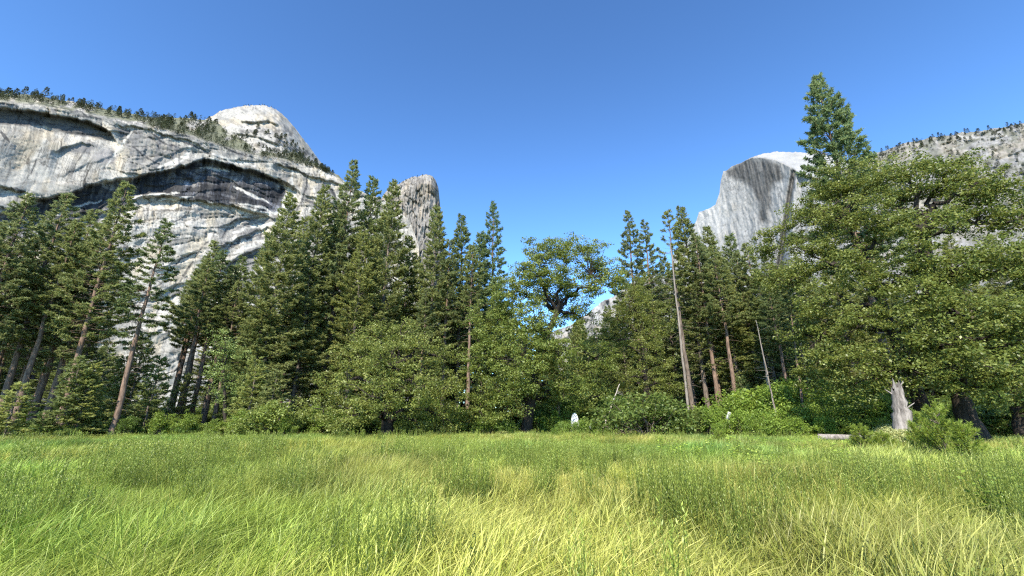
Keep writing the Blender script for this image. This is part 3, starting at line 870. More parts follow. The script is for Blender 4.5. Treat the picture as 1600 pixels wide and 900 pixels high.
T2 = [('pine_a', 5, 345, 66), ('pine_high', -40, 320, 62), ('pine_high', 75, 340, 64), ('pine_high', 22, 375, 60), ('pine_high', 130, 385, 70), ('pine_high', 150, 330, 64),
      ('pine_high', -85, 300, 58), ('pine_high', 60, 400, 74), ('pine_a', 95, 400, 70), ('pine_high', -20, 400, 70), ('pine_high', 178, 400, 72), ('pine_high', 120, 345, 58), ('pine_high', -15, 350, 60),
      ('pine_high', 352, 392, 64), ('pine_high', 330, 405, 62), ('pine_high', 366, 415, 66), ('pine_high', 312, 425, 72), ('pine_high', 375, 440, 62), ('fir_c', 360, 430, 80),
      ('fir_b', 425, 365, 66), ('fir_c', 475, 340, 74), ('fir_a', 490, 400, 60), ('fir_c', 530, 330, 76), ('fir_a', 570, 360, 60), ('pine_high', 538, 330, 64),
      ('fir_c', 600, 330, 78), ('fir_a', 640, 370, 66), ('fir_c', 655, 400, 74), ('fir_b', 705, 400, 72), ('fir_a', 735, 430, 80), ('pine_high', 702, 375, 62),
      ('fir_a', 420, 450, 58), ('fir_b', 400, 480, 70), ('fir_b', 780, 440, 84), ('fir_a', 760, 470, 70), ('pine_high', 738, 385, 62), ('pine_b', 665, 450, 60), ('fir_a', 800, 480, 80), ('fir_a', 830, 500, 86), ('fir_b', 815, 520, 72),
      ('fir_b', 1035, 400, 76), ('fir_c', 1125, 400, 62), ('pine_high', 1150, 395, 66), ('fir_b', 1180, 420, 62), ('fir_c', 1210, 420, 78), ('pine_high', 1225, 410, 66),
      ('snag', 1060, 420, 66), ('pine_high', 1115, 385, 58), ('fir_c', 1240, 400, 80), ('pine_high', 1200, 440, 58), ('fir_b', 1020, 460, 80), ('fir_a', 960, 500, 86), ('fir_b', 925, 525, 80), ('young_a', 900, 510, 70), ('fir_a', 1080, 440, 84), ('fir_a', 1160, 450, 88), ('fir_a', 870, 530, 84), ('fir_a', 985, 480, 78), ('fir_a', 948, 478, 76), ('pine_a', 1018, 415, 78), ('fir_b', 968, 458, 74), ('fir_b', 1000, 440, 70), ('fir_a', 905, 500, 82), ('fir_a', 850, 515, 78),
      ('pine_high', 1092, 380, 62), ('fir_a', 1290, 380, 80), ('fir_b', 1350, 370, 84), ('fir_a', 1420, 360, 80), ('fir_c', 1480, 370, 78), ('fir_a', 1545, 370, 84), ('fir_b', 1600, 380, 80), ('fir_a', 1660, 380, 76)]
for k, (key, x, y, d) in enumerate(T2):
    side, ref = by_mark(x, y, d)
    lb = KIND[key] + ' ' + ('standing deeper ' if d > 76 else 'standing ') + side + ' the ' + ref
    place_tree('pine_tree' if 'pine' in key else 'fir_tree', key, x, y, d, lb, 'pine' if 'pine' in key else 'fir', 'conifers of the forest edge', [OLIVE, DARK, WARM][k % 3])
# deeper rank
rng = np.random.default_rng(5)
cap_x = [-150, 0, 120, 180, 215, 330, 360, 400, 470, 780, 800, 880, 960, 1000, 1060, 1200, 1260, 1700]
cap_y = [430, 430, 450, 500, 600, 600, 520, 480, 430, 450, 490, 500, 520, 480, 450, 440, 420, 420]
nback = 0
for x in np.arange(-140, 1720, 15.0):
    xx = x + rng.uniform(-9, 9)
    y = np.interp(xx, cap_x, cap_y) + rng.uniform(0, 60)
    d = rng.uniform(82, 150)
    if y > 640: continue
    p = at(xx, y, d)
    key = rng.choice(['fir_a', 'fir_b', 'fir_c', 'pine_b', 'fir_a']) if p[2] > 14 else 'young_a'
    place_tree('background_conifer', key, xx, y, d, 'dark ' + KIND[str(key)] + ' deep in forest behind the ' + by_mark(xx, y, d)[1], 'conifer', 'dark conifers deep in the forest', tuple(np.array(DARK) * rng.uniform(0.85, 1.15)), wide=1.25)
# young firs by the edge
Y1 = [(225, 525, 60, 'young_a'), (248, 560, 56, 'young_b'), (195, 560, 62, 'young_a'), (290, 585, 62, 'young_b'), (125, 560, 54, 'young_a'), (150, 570, 54, 'young_a'), 
      (755, 585, 47, 'young_b'), (905, 505, 72, 'young_a'), (400, 560, 50, 'young_a'), (430, 580, 48, 'young_b'), (1160, 590, 58, 'young_b'), (30, 600, 50, 'young_b')]
for k, (x, y, d, key) in enumerate(Y1):
    place_tree('young_fir', key, x, y, d, KIND[key] + ' with foliage to the ground ' + ' the '.join(by_mark(x, 330, d)), 'young fir', 'young firs along the forest edge', [OLIVE, DARK, LIGHT][k % 3])

# bare leaning poles below the round topped pine
def bare_pole(x0, y0, x1, y1, d, r, label, mat='bark_pine', group=None, name='bare_trunk'):
    rng = np.random.default_rng(int(x0 * 7 + y1))
    a = at(x0, y0, d); b = at(x1, y1, d)
    base = a.copy()
    if a[2] > 0:
        base = a + (a - b) * (a[2] / max(b[2] - a[2], 0.1))
    n = 14
    pts = base + (b - base) * np.linspace(0, 1, n)[:, None]
    pts[:, :2] += rng.normal(0, r * 0.15, (n, 2))
    org = np.array([base[0], base[1], 0.0])
    rad = np.linspace(r, r * 0.4, n)
    root = bpy.data.objects.new(name, None); C.objects.link(root); root.location = org
    V, Fc = path_tube(pts - org, rad, 9, rng, 0.15)
    tub = (V, Fc)
    s0 = []; s1 = []
    for k in range(14):
        f = rng.uniform(0.3, 1.0); p = base + (b - base) * f - org
        an = rng.uniform(0, 6.28); L = rng.uniform(0.3, 1.6)
        q = p + np.array([math.cos(an), math.sin(an), rng.uniform(-0.5, 0.3)]) * L
        s0.append(p); s1.append(q)
    V, Fc = tubes(np.array(s0), np.array(s1), np.full(14, r * 0.16), np.full(14, r * 0.04), 4)
    V, Fc = merge([tub, (V, Fc)])
    link('trunk', mesh_np('trunk', V, Fc), M[mat], root)
    tag(root, label, 'tree trunk', group)
    return root
bare_pole(1078, 664, 1047, 380, 54, 0.17, 'tall pale bare trunk with many dead twigs at the forest edge', 'bark_grey')
bare_pole(1211, 640, 1181, 500, 48, 0.09, 'thin silvery dead trunk rising from the bright shrubs', 'bark_grey')
bare_pole(1200, 600, 1190, 540, 54, 0.16, 'short grey dead trunk beside the thin silvery one', 'bark_grey')
bare_pole(1250, 600, 1236, 490, 52, 0.15, 'brownish pole slanting up under the great oak canopy', 'bark_pine')
bare_pole(873, 660, 870, 605, 50, 0.22, 'short tan trunk right of the spreading oak', 'bark_pine')
bare_pole(940, 676, 968, 600, 46, 0.10, 'thin bleached dead stem leaning out of the dome bush', 'bark_dead')
bare_pole(928, 684, 940, 664, 46, 0.08, 'bleached bent branch lying at the dome bush foot', 'bark_dead')

# ------------------------------------------------------------------ broadleaf trees from crown lobes
def leaves(cent, n_per, spread, size, rng, flat=0.6, upbias=0.9):
    n = len(cent) * n_per
    c = np.repeat(cent, n_per, 0)
    off = rng.normal(0, 1, (n, 3)); off = off / np.maximum(np.linalg.norm(off, axis=1, keepdims=True), 1e-6) * (rng.random((n, 1)) ** 0.45)
    sp = np.repeat(spread, n_per)[:, None]
    off = off * sp; off[:, 2] *= flat * 0.8
    p = c + off
    nrm = unit(rng.normal(0, 1, (n, 3)) * 0.75 + np.array([0, 0, upbias]) + off / sp * 0.5)
    d = unit(np.cross(nrm, rng.normal(0, 1, (n, 3))))
    s = np.cross(nrm, d)
    L = rng.uniform(0.7, 1.3, n)[:, None] * size; W = L * 0.55
    V = np.stack([p - d * L * 0.5, p + s * W * 0.5 + d * L * 0.1, p + d * L * 0.5 - nrm * L * 0.12, p - s * W * 0.5 + d * L * 0.1], 1).reshape(-1, 3)
    ct = np.repeat(rng.random(len(cent)), n_per)
    tint = np.clip(0.02 + 0.55 * ct + 0.48 * rng.random(n) ** 1.3, 0, 1)
    return V, np.arange(4 * n).reshape(n, 4), np.repeat(tint, 4)

def broadleaf(name, label, cat, trunk_px, d, lobes, r_base, leaf=0.20, per=62, dens=1.0, tint=(1, 1, 1), mat='oak', bark='bark_oak', seed=1, shell=0.55, group=None, depth_spread=1.0, csize=0.72):
    rng = np.random.default_rng(seed)
    tp = np.array([at(x, y, d + dd) for x, y, dd in trunk_px])
    org = np.array([tp[0, 0], tp[0, 1], 0.0])
    tp = tp - org
    if tp[0, 2] > -0.2:
        tp = np.concatenate([[tp[0] * [1, 1, 0] + [0, 0, -0.3]], tp])
    else:
        tp[0, 2] = -0.3
    seg = np.linalg.norm(np.diff(tp, axis=0), axis=1); cs = np.concatenate([[0], np.cumsum(seg)])
    nt_ = max(10, int(cs[-1] / 0.5))
    sN = np.linspace(0, cs[-1], nt_)
    tpath = np.stack([np.interp(sN, cs, tp[:, i]) for i in range(3)], -1)
    tpath[2:, :2] += np.cumsum(rng.normal(0, 0.03, (nt_ - 2, 2)), 0)
    trad = r_base * (1 - 0.55 * sN / cs[-1]); trad[0] *= 1.45; trad[1] *= 1.2
    parts = [path_tube(tpath, trad, 12, rng, 0.22)]
    nodes = [tpath[i] for i in range(int(nt_ * 0.3), nt_)]
    nrad = [trad[i] for i in range(int(nt_ * 0.3), nt_)]
    s0, s1, q0, q1 = [], [], [], []
    cl = []; csz = []
    order = []
    for (x, y, r, dd) in lobes:
        c = at(x, y, d + dd) - org
        order.append((np.min(np.linalg.norm(tpath - c, axis=1)), c, r * mpp(x, y, d + dd)))
    order.sort(key=lambda o: o[0])
    def grow(c, rr, nseg, sag):
        N = np.array(nodes); R_ = np.array(nrad)
        dist = np.linalg.norm(N - c, axis=1) + np.maximum(N[:, 2] - c[2], 0) * 0.6 + (R_ < rr) * 3.0
        k = int(np.argmin(dist)); a = N[k]
        r0 = min(R_[k] * 0.8, rr); r1 = r0 * 0.35
        t = np.linspace(0, 1, nseg + 1)[:, None]
        pth = a + (c - a) * t
        L = np.linalg.norm(c - a)
        pth[:, 2] += (np.sin(t[:, 0] * np.pi) * L * sag)
        pth[1:-1] += rng.normal(0, 0.06 * L, (nseg - 1, 3))
        rr_ = r0 + (r1 - r0) * t[:, 0]
        for i in range(nseg):
            s0.append(pth[i]); s1.append(pth[i + 1]); q0.append(rr_[i]); q1.append(rr_[i + 1])
            nodes.append(pth[i + 1]); nrad.append(rr_[i + 1])
    for _, c, rm in order:
        grow(c, r_base * 0.42, 6, 0.08)
    for _, c, rm in order:
        n = max(10, int(dens * 8.3 * rm ** 2))
        v = unit(rng.normal(0, 1, (n, 3))); rad = rng.random(n) ** 0.36
        rad = shell * 0 + rad
        lump = 0.66 + 0.66 * vnoise(v[:, 0] * 2.2 + 10 + c[0], v[:, 2] * 2.2 + 20 + v[:, 1], seed)
        pp = c + v * (rad * lump * rm)[:, None] * np.array([1, depth_spread, 0.86])
        pp = pp[pp[:, 2] > 0.35]
        for p in pp[::5]:
            grow(p, 0.05, 3, 0.05)
        cl.append(pp)
    cl = np.concatenate(cl)
    csz = rng.uniform(0.5, 1.45, len(cl)) * csize
    parts.append(tubes(np.array(s0), np.array(s1), np.array(q0), np.array(q1), 5))
    tv, tf = merge(parts)
    V, Fc, tn = leaves(cl, per, csz, leaf, rng)
    keep = V.reshape(-1, 4, 3)[:, :, 2].min(1) > 0.02
    V = V.reshape(-1, 4, 3)[keep].reshape(-1, 3); tn = tn.reshape(-1, 4)[keep].ravel(); Fc = np.arange(len(V)).reshape(-1, 4)
    root = bpy.data.objects.new(name, None); C.objects.link(root); root.location = org
    link('trunk', mesh_np('trunk', tv, tf), M[bark], root)
    cr = link('crown', mesh_np('crown', V, Fc, attrs={'tint': tn}), M[mat], root)
    cr.color = (*tint, 1)
    tag(root, label, cat, group)
    return root

NL = 0
broadleaf('oak_tree', 'spreading oak with open sky gaps in its top at the meadow edge', 'oak', [(820, 684, 0), (826, 640, 0), (832, 590, 0), (850, 530, 0), (868, 490, 0)], 46,
          [(850, 400, 34, 0), (872, 432, 30, -2), (898, 456, 26, 0), (828, 420, 30, -2), (882, 392, 30, 1), (915, 402, 34, 0), (948, 428, 30, 1), (968, 440, 18, 0), (925, 442, 22, -1), (810, 455, 42, -2), (858, 458, 34, 2), (776, 500, 44, 0), (832, 508, 46, -3), (900, 492, 30, 1), (762, 560, 44, -1), (812, 568, 48, -4), (868, 550, 40, -3), (884, 600, 36, -2), (790, 620, 44, -3), (748, 640, 30, -1), (930, 560, 36, 4), (925, 620, 32, 5), (850, 620, 30, 3)],
          0.62, seed=31, dens=1.4, tint=(0.92, 0.96, 0.88))
broadleaf('oak_tree', 'low rounded oak with foliage nearly to the grass', 'oak', [(606, 690, 0), (604, 660, 0), (612, 620, 0), (622, 570, 0)], 43,
          [(625, 520, 30, 0), (590, 530, 34, 0), (560, 560, 38, 0), (655, 545, 36, 0), (600, 570, 44, -3), (690, 560, 26, 2), (530, 600, 38, 0), (580, 620, 44, -4), (640, 610, 46, -4), (690, 610, 36, 0), (505, 640, 34, 0), (550, 650, 34, -3), (645, 655, 26, -1), (690, 650, 28, 1), (712, 600, 20, 2)],
          0.6, seed=32, dens=1.15, tint=(1.0, 0.98, 0.95), leaf=0.18)
broadleaf('oak_tree', 'great oak with dark leaning trunk beside the grassy clearing', 'oak', [(1532, 692, 0), (1512, 655, 0), (1495, 600, 0), (1472, 520, 0), (1455, 430, 0), (1442, 350, 0)], 44,
          [(1438, 285, 40, 0), (1405, 268, 36, 1), (1420, 350, 32, -3), (1475, 345, 30, -3), (1520, 290, 36, 0), (1560, 290, 34, 1), (1450, 460, 40, -4), (1480, 285, 30, 1), (1510, 250, 24, 2), (1465, 262, 20, 0), (1390, 320, 34, 0), (1500, 340, 40, 1), (1545, 320, 40, 2), (1590, 345, 42, 2), (1440, 400, 36, -3), (1490, 420, 46, -3), (1550, 410, 50, -2), (1605, 420, 50, -2), (1500, 490, 46, -4), (1560, 490, 48, -4), (1610, 520, 50, -3), (1470, 540, 40, -4), (1530, 560, 46, -5), (1590, 580, 46, -4), (1660, 420, 60, 0), (1660, 540, 60, 0), (1480, 590, 34, -4), (1555, 610, 34, -4)],
          0.62, seed=33, dens=1.25, tint=(0.86, 0.87, 0.82))
broadleaf('oak_tree', 'great oak with broad crown reaching towards the bright shrubs', 'oak', [(1452, 680, 2), (1440, 640, 2), (1415, 580, 2), (1385, 500, 2), (1350, 420, 2)], 44,
          [(1330, 280, 38, 3), (1290, 290, 30, 3), (1370, 290, 34, 3), (1255, 330, 34, 3), (1310, 345, 42, 2), (1370, 360, 42, 1), (1220, 370, 32, 3), (1190, 390, 22, 4), (1270, 400, 42, 1), (1335, 420, 44, -1), (1395, 440, 44, -2), (1230, 440, 36, 2), (1285, 475, 42, -1), (1345, 500, 44, -3), (1405, 510, 44, -4), (1250, 520, 34, 0), (1300, 555, 40, -3), (1360, 570, 42, -4), (1420, 575, 40, -4), (1270, 590, 32, -1), (1330, 610, 32, -3), (1395, 605, 26, -4), (1200, 430, 22, 3)],
          0.55, seed=34, dens=1.25, tint=(0.86, 0.86, 0.80))
broadleaf('oak_tree', 'shaded oak behind the leaning trunk at the clearing', 'oak', [(1598, 680, 8), (1590, 640, 8), (1580, 560, 8)], 46,
          [(1560, 540, 50, 8), (1600, 480, 50, 8), (1640, 560, 60, 8), (1600, 620, 40, 8), (1660, 640, 50, 8), (1520, 600, 30, 9)], 0.5, seed=35, dens=0.9, tint=(0.9, 0.95, 0.9))
broadleaf('cedar_tree', 'ragged cedar like tree between oak and bare pale trunk', 'tree', [(1012, 664, 4), (1008, 600, 4), (1002, 520, 4)], 50,
          [(985, 470, 30, 4), (1010, 490, 32, 4), (1005, 450, 24, 5), (960, 500, 26, 5), (940, 530, 26, 5), (1045, 600, 26, 4), (975, 510, 30, 4), (1030, 520, 24, 4), (1000, 545, 32, 3), (960, 550, 26, 4), (1035, 565, 24, 4), (985, 590, 32, 3), (1025, 605, 28, 4), (955, 600, 24, 4), (990, 450, 14, 4)], 0.4, seed=36, dens=1.0, tint=(0.95, 0.92, 0.85), leaf=0.16)
broadleaf('cottonwood_tree', 'small pale leaved tree beside the bare poles', 'tree', [(352, 676, 0), (352, 620, 0), (350, 570, 0)], 52,
          [(350, 530, 22, 0), (340, 550, 18, 0), (365, 555, 22, 0), (345, 580, 22, 0), (368, 595, 20, 0), (352, 615, 22, 0)], 0.2, seed=37, dens=0.9, tint=(1.15, 1.25, 1.5), leaf=0.16)

# ------------------------------------------------------------------ shrubs
SH = {}
def shrub_mesh(key, seed, W, H, n_cl, leaf, mat, per=44):
    rng = np.random.default_rng(seed)
    nl = 7
    cen = np.stack([rng.uniform(-W * 0.34, W * 0.34, nl), rng.uniform(-W * 0.3, W * 0.3, nl), rng.uniform(H * 0.25, H * 0.68, nl)], -1)
    cen[0] = (0, 0, H * 0.6)
    k = rng.integers(0, nl, n_cl)
    v = unit(rng.normal(0, 1, (n_cl, 3))) * (rng.random((n_cl, 1)) ** 0.4)
    p = cen[k] + v * np.array([W * 0.26, W * 0.26, H * 0.32]) * rng.uniform(0.8, 1.15, (n_cl, 1))
    p = p[p[:, 2] > 0.1]
    V, Fc, tn = leaves(p, per, rng.uniform(0.25, 0.5, len(p)), leaf, rng, 0.8, 0.7)
    Vq = V.reshape(-1, 4, 3); keep = Vq[:, :, 2].min(1) > 0.02
    V = Vq[keep].reshape(-1, 3); tn = tn.reshape(-1, 4)[keep].ravel(); Fc = np.arange(len(V)).reshape(-1, 4)
    fm = mesh_np('foliage', V, Fc, attrs={'tint': tn}); fm.materials.append(M[mat])
    s0 = []; s1 = []
    for q in p[::3]:
        a = np.array([q[0] * 0.15, q[1] * 0.15, -0.05]); m = (a + q) * 0.5 + rng.normal(0, 0.1, 3)
        s0 += [a, m]; s1 += [m, q]
    tv, tf = tubes(np.array(s0), np.array(s1), np.tile([0.03, 0.02], len(s0) // 2), np.tile([0.02, 0.006], len(s0) // 2), 4)
    tm = mesh_np('stems', tv, tf); tm.materials.append(M['bark_fir'])
    SH[key] = (tm, fm, W, H)
shrub_mesh('a', 51, 3.2, 2.6, 190, 0.13, 'shrub')
shrub_mesh('b', 52, 4.0, 2.4, 210, 0.12, 'shrub')
shrub_mesh('c', 53, 2.4, 3.0, 170, 0.13, 'shrub')
shrub_mesh('d', 54, 3.4, 2.4, 190, 0.14, 'oak')

def place_shrub(key, px, py, d, label, group=None, tint=(1, 1, 1), wide=1.0, cat='shrub', name='shrub'):
    p = at(px, py, d)
    tm, fm, W, H = SH[key]
    s = max(p[2], 0.5) / (H * 0.93)
    root = bpy.data.objects.new(name, None); C.objects.link(root)
    root.location = (p[0], p[1], 0); root.scale = (s * wide, s * wide, s); root.rotation_euler = (0, 0, (px * 0.71) % 6.28)
    link('stems', tm, None, root)
    f = link('foliage', fm, None, root); f.color = (*tint, 1)
    if group:
        label = {'a': 'rounded', 'b': 'wide low', 'c': 'upright', 'd': 'dull leaved'}[str(key)] + ' ' + label + ' ' + ('near' if d < 50 else 'behind') + ' the ' + by_mark(px, 330, d)[1]
    tag(root, label, cat, group)
    return root
rng = np.random.default_rng(77)
BR = (1.25, 1.3, 1.0)
place_shrub('b', 1010, 608, 45, 'big dome shaped bush with bleached stems on one side', None, (0.85, 0.85, 0.95), 1.25)
place_shrub('d', 1048, 640, 46, 'smaller dull bush joined to the dome shaped bush', None, (0.8, 0.85, 0.9), 1.2)
g = 'bright green shrubs below the great oaks'
for x, y, d in [(1110, 640, 46), (1140, 620, 50), (1165, 605, 52), (1185, 598, 54), (1215, 600, 50), (1240, 590, 54), (1205, 635, 46), (1160, 640, 46), (1255, 625, 48), (1285, 610, 54), (1310, 630, 50), (1350, 615, 54), (1375, 620, 50), (1330, 600, 58), (1280, 650, 45), (1235, 655, 44), (1120, 660, 44), (1180, 655, 44), (1370, 650, 47), (1325, 655, 48)]:
    place_shrub(rng.choice(['a', 'b', 'c']), x, y, d, 'bright green thicket shrub', g, tuple(np.array(BR) * rng.uniform(0.85, 1.1)), rng.uniform(0.9, 1.25))
g = 'dark undergrowth shrubs of the dense stand'
for x in list(range(385, 800, 22)):
    place_shrub(rng.choice(['a', 'b', 'c', 'd']), x + rng.uniform(-8, 8), rng.uniform(625, 655), rng.uniform(46, 54), 'undergrowth shrub', g, tuple(np.array((0.95, 1.0, 0.9)) * rng.uniform(0.8, 1.2)), rng.uniform(0.9, 1.3))
g = 'undergrowth shrubs below the slabs'
for x in list(range(-60, 390, 34)):
    place_shrub(rng.choice(['a', 'b', 'c', 'd']), x + rng.uniform(-8, 8), rng.uniform(646, 668), rng.uniform(50, 60), 'dark green undergrowth shrub', g, tuple(np.array((0.85, 0.95, 0.9)) * rng.uniform(0.7, 1.15)), rng.uniform(0.9, 1.3))
for x, y, d, w in [(262, 648, 52, 1.0), (298, 650, 52, 0.9), (345, 655, 50, 0.9), (378, 645, 48, 1.0), (448, 655, 45, .8)]:
    place_shrub('a', x, y, d, 'sunlit yellow green shrub', 'sunlit shrubs by the bare poles', (1.2, 1.2, 0.95), w)
g = 'leafy shrubs round the spreading oak'
for x, y, d in [(850, 650, 48), (880, 645, 48), (790, 655, 44), (760, 650, 45), (905, 625, 54), (930, 600, 58), (965, 620, 54), (870, 620, 60), (840, 630, 56), (1070, 655, 50), (915, 652, 43.8), (882, 655, 43.8), (945, 640, 56)]:
    place_shrub(rng.choice(['a', 'b', 'c']), x, y, d, 'leafy green shrub', g, tuple(np.array((1.0, 1.1, 0.95)) * rng.uniform(0.85, 1.15)), rng.uniform(0.85, 1.15))
g = 'shaded shrubs behind the clearing'
for x, y, d in [(1420, 640, 56), (1460, 640, 58), (1500, 640, 60), (1540, 630, 62), (1575, 640, 60), (1610, 640, 60), (1650, 640, 60), (1400, 625, 58), (1480, 620, 66), (1560, 610, 70)]:
    place_shrub(rng.choice(['a', 'b', 'c', 'd']), x, y, d, 'shaded shrub by the grassy clearing', g, tuple(np.array((0.85, 1.0, 0.85)) * rng.uniform(0.8, 1.1)), rng.uniform(1.0, 1.4))
g = 'shrubs deep under the trees'
for x in np.arange(-120, 1700, 26.0):
    place_shrub(rng.choice(['a', 'b', 'c', 'd']), x + rng.uniform(-9, 9), rng.uniform(626, 648), rng.uniform(72, 96), 'shrub deep under the trees', g, tuple(np.array((0.8, 0.9, 0.8)) * rng.uniform(0.7, 1.0)), rng.uniform(1.2, 1.8))
g = 'pale silvery shrubs by the broken snag'
for x, y, d in [(1382, 664, 43), (1432, 660, 43), (1452, 664, 42), (1396, 672, 34), (1424, 668, 34.5)]:
    place_shrub('d', x, y, d, 'silvery shrub by the broken snag', g, (2.2, 1.9, 3.2), 1.1)
place_shrub('d', 790, 672, 44, 'low pale flowering shrub beside the spreading oak trunk', None, (2.0, 1.8, 2.6), 1.6)

# ------------------------------------------------------------------ tiny trees on the rim, dome and far slope
def tiny(seed, H, W, n):
    rng = np.random.default_rng(seed)
    t = rng.random(n) ** 0.8
    z = H * (0.06 + 0.94 * t)
    r = W * 0.5 * (1 - t) ** 0.7 * rng.random(n) ** 0.5
    a = rng.uniform(0, 6.283, n)
    p = np.stack([r * np.cos(a), r * np.sin(a), z], -1)
    d = unit(np.stack([np.cos(a), np.sin(a), rng.uniform(-0.5, 0.6, n)], -1))
    V, Fc = blades(p, d, rng.uniform(0.6, 1.5, n) * W * 0.24, rng.uniform(0.5, 1, n) * W * 0.22, rng)
    k = len(V)
    tv, tf = tubes(np.array([[0, 0, -1.0]]), np.array([[0, 0, H * 0.95]]), np.array([H * 0.02]), np.array([0.05]), 5)
    m = mesh_np('rim_tree', np.concatenate([V, tv]), np.concatenate([Fc, tf + k]), attrs={'tint': np.concatenate([np.repeat(rng.random(n), 4), np.zeros(len(tv))])})
    m.materials.append(M['far_tree'])
    return m
TINY = [tiny(61, 14, 6, 150), tiny(62, 16, 6, 150), tiny(63, 11, 7, 150), tiny(64, 18, 6.5, 170)]
def rim_trees(pts, Rfn, label, group, smin, smax, seed, name='rim_pine'):
    rng = np.random.default_rng(seed)
    for x, y in pts:
        R = float(Rfn(np.array([x]), np.array([y]))[0])
        p = at(x, y, R)
        o = bpy.data.objects.new(name, TINY[rng.integers(0, 4)]); C.objects.link(o)
        s = rng.uniform(smin, smax)
        o.location = p; o.scale = (s * 1.1, s * 1.1, s); o.rotation_euler = (0, 0, rng.uniform(0, 6.28))
        c = rng.uniform(0.8, 1.25); o.color = (c, c, c, 1)
        tag(o, label, 'pine', group)
rng = np.random.default_rng(8)
wsx, wsy = np.array(WALL_SKY, float).T; rx, ry = np.array(RIM, float).T
pts = []
for k in range(120):
    x = rng.uniform(-40, 330); top = np.interp(x, wsx, wsy); bot = np.interp(x, rx, ry) - 2
    pts.append((x, top + 1 + (bot - top) * rng.random() ** 1.5 * 0.9))
for k in range(120):
    x = rng.uniform(250, 520); top = np.interp(x, wsx, wsy); bot = np.interp(x, rx, ry) + 1
    pts.append((x, top + 1 + (bot - top) * rng.random() * 0.95))
rim_trees(pts, wall_R, 'small dark pine on the rim above the overhangs', 'pines on the cliff rim', 0.5, 1.7, 81)
pts = [(x, np.interp(x, *np.array(DOME_SKY).T) + 1.0) for x in (381, 384, 388, 392, 405, 410, 413, 418, 424, 428)]
rim_trees(pts, dome_R, 'tiny bush on the top of the granite dome', 'bushes on the dome top', 0.3, 0.5, 82)
pts = [(rng.uniform(380, 500), 0) for k in range(40)]
pts = [(x, np.interp(x, [380, 440, 500], [198, 215, 255]) + rng.uniform(-4, 14)) for x, _ in pts]
rim_trees(pts, dome_R, 'small pine on the lower flank of the dome', 'pines on the dome flank', 0.9, 1.6, 83)
pts = [(x, np.interp(x, *np.array(COL_SKY).T) + 1.5) for x in (612, 618, 624, 630, 634, 640, 645, 652, 660)]
rim_trees(pts, col_R, 'small pine on top of the granite tower', 'pines on the granite tower', 0.4, 0.9, 84)
slx, sly = np.array(SL_SKY, float).T
pts = []
for k in range(120):
    x = rng.uniform(1330, 1640); pts.append((x, np.interp(x, slx, sly) + 1.5 + 14 * rng.random() ** 2))
for k in range(170):
    x = rng.uniform(1360, 1640); pts.append((x, np.interp(x, slx, sly) + rng.uniform(5, 110)))
rim_trees(pts, sl_R, 'small scrubby pine on the far rocky mountainside', 'scrub pines on the rocky mountainside', 0.35, 0.95, 85, 'scrub_pine')

def wood(name, pts, Rfn, smin, smax, seed, label):
    rng = np.random.default_rng(seed)
    VV, FF, TT, o = [], [], [], 0
    base = []
    for m in TINY[:3]:
        n = len(m.vertices); co = np.empty(n * 3, np.float32); m.vertices.foreach_get('co', co)
        fv = np.empty(len(m.polygons) * 4, np.int32); m.loops.foreach_get('vertex_index', fv)
        base.append((co.reshape(-1, 3), fv.reshape(-1, 4)))
    PXY = np.array(pts); R = Rfn(PXY[:, 0], PXY[:, 1]); P = at(PXY[:, 0], PXY[:, 1], R)
    for p in P:
        co, fv = base[rng.integers(0, 3)]
        fv = fv[::4] if smax < 1 else fv[::3]
        s = rng.uniform(smin, smax); a = rng.uniform(0, 6.28)
        ca, sa = math.cos(a) * s, math.sin(a) * s
        v = np.stack([co[:, 0] * ca - co[:, 1] * sa, co[:, 0] * sa + co[:, 1] * ca, co[:, 2] * s], -1) + p
        VV.append(v); FF.append(fv + o); TT.append(np.full(len(v), rng.random())); o += len(v)
    ob = link(name, mesh_np(name, np.concatenate(VV), np.concatenate(FF), attrs={'tint': np.concatenate(TT)}), M['far_tree'])
    tag(ob, label, 'forest', kind='stuff')
rng = np.random.default_rng(18)
pts = []
while len(pts) < 620:
    x = rng.uniform(230, 515); top = np.interp(x, wsx, wsy); bot = np.interp(x, rx, ry) + 1
    y = top + 1 + (bot - top) * rng.random()
    if rng.random() < 0.15 + 1.3 * smooth(0.4, 0.6, fbm(np.array([x * 0.04]), np.array([y * 0.1]), 70, 3))[0]: pts.append((x, y))
for k in range(160):
    x = rng.uniform(-60, 240); top = np.interp(x, wsx, wsy); pts.append((x, top + 1 + 10 * rng.random() ** 1.5))
wood('rim_forest', pts, wall_R, 0.7, 1.5, 19, 'dark belt of pines on the treed ledge below the dome')
pts = []
while len(pts) < 900:
    x = rng.uniform(1330, 1660); y = np.interp(x, slx, sly) + 1 + 140 * rng.random() ** 1.4
    if rng.random() < 0.1 + smooth(0.42, 0.6, fbm(np.array([x * 0.02 + y * .02]), np.array([y * 0.06]), 71, 3))[0]: pts.append((x, y))
wood('slope_scrub', pts, sl_R, 0.25, 0.75, 20, 'scattered dark scrub over the rocky mountainside')

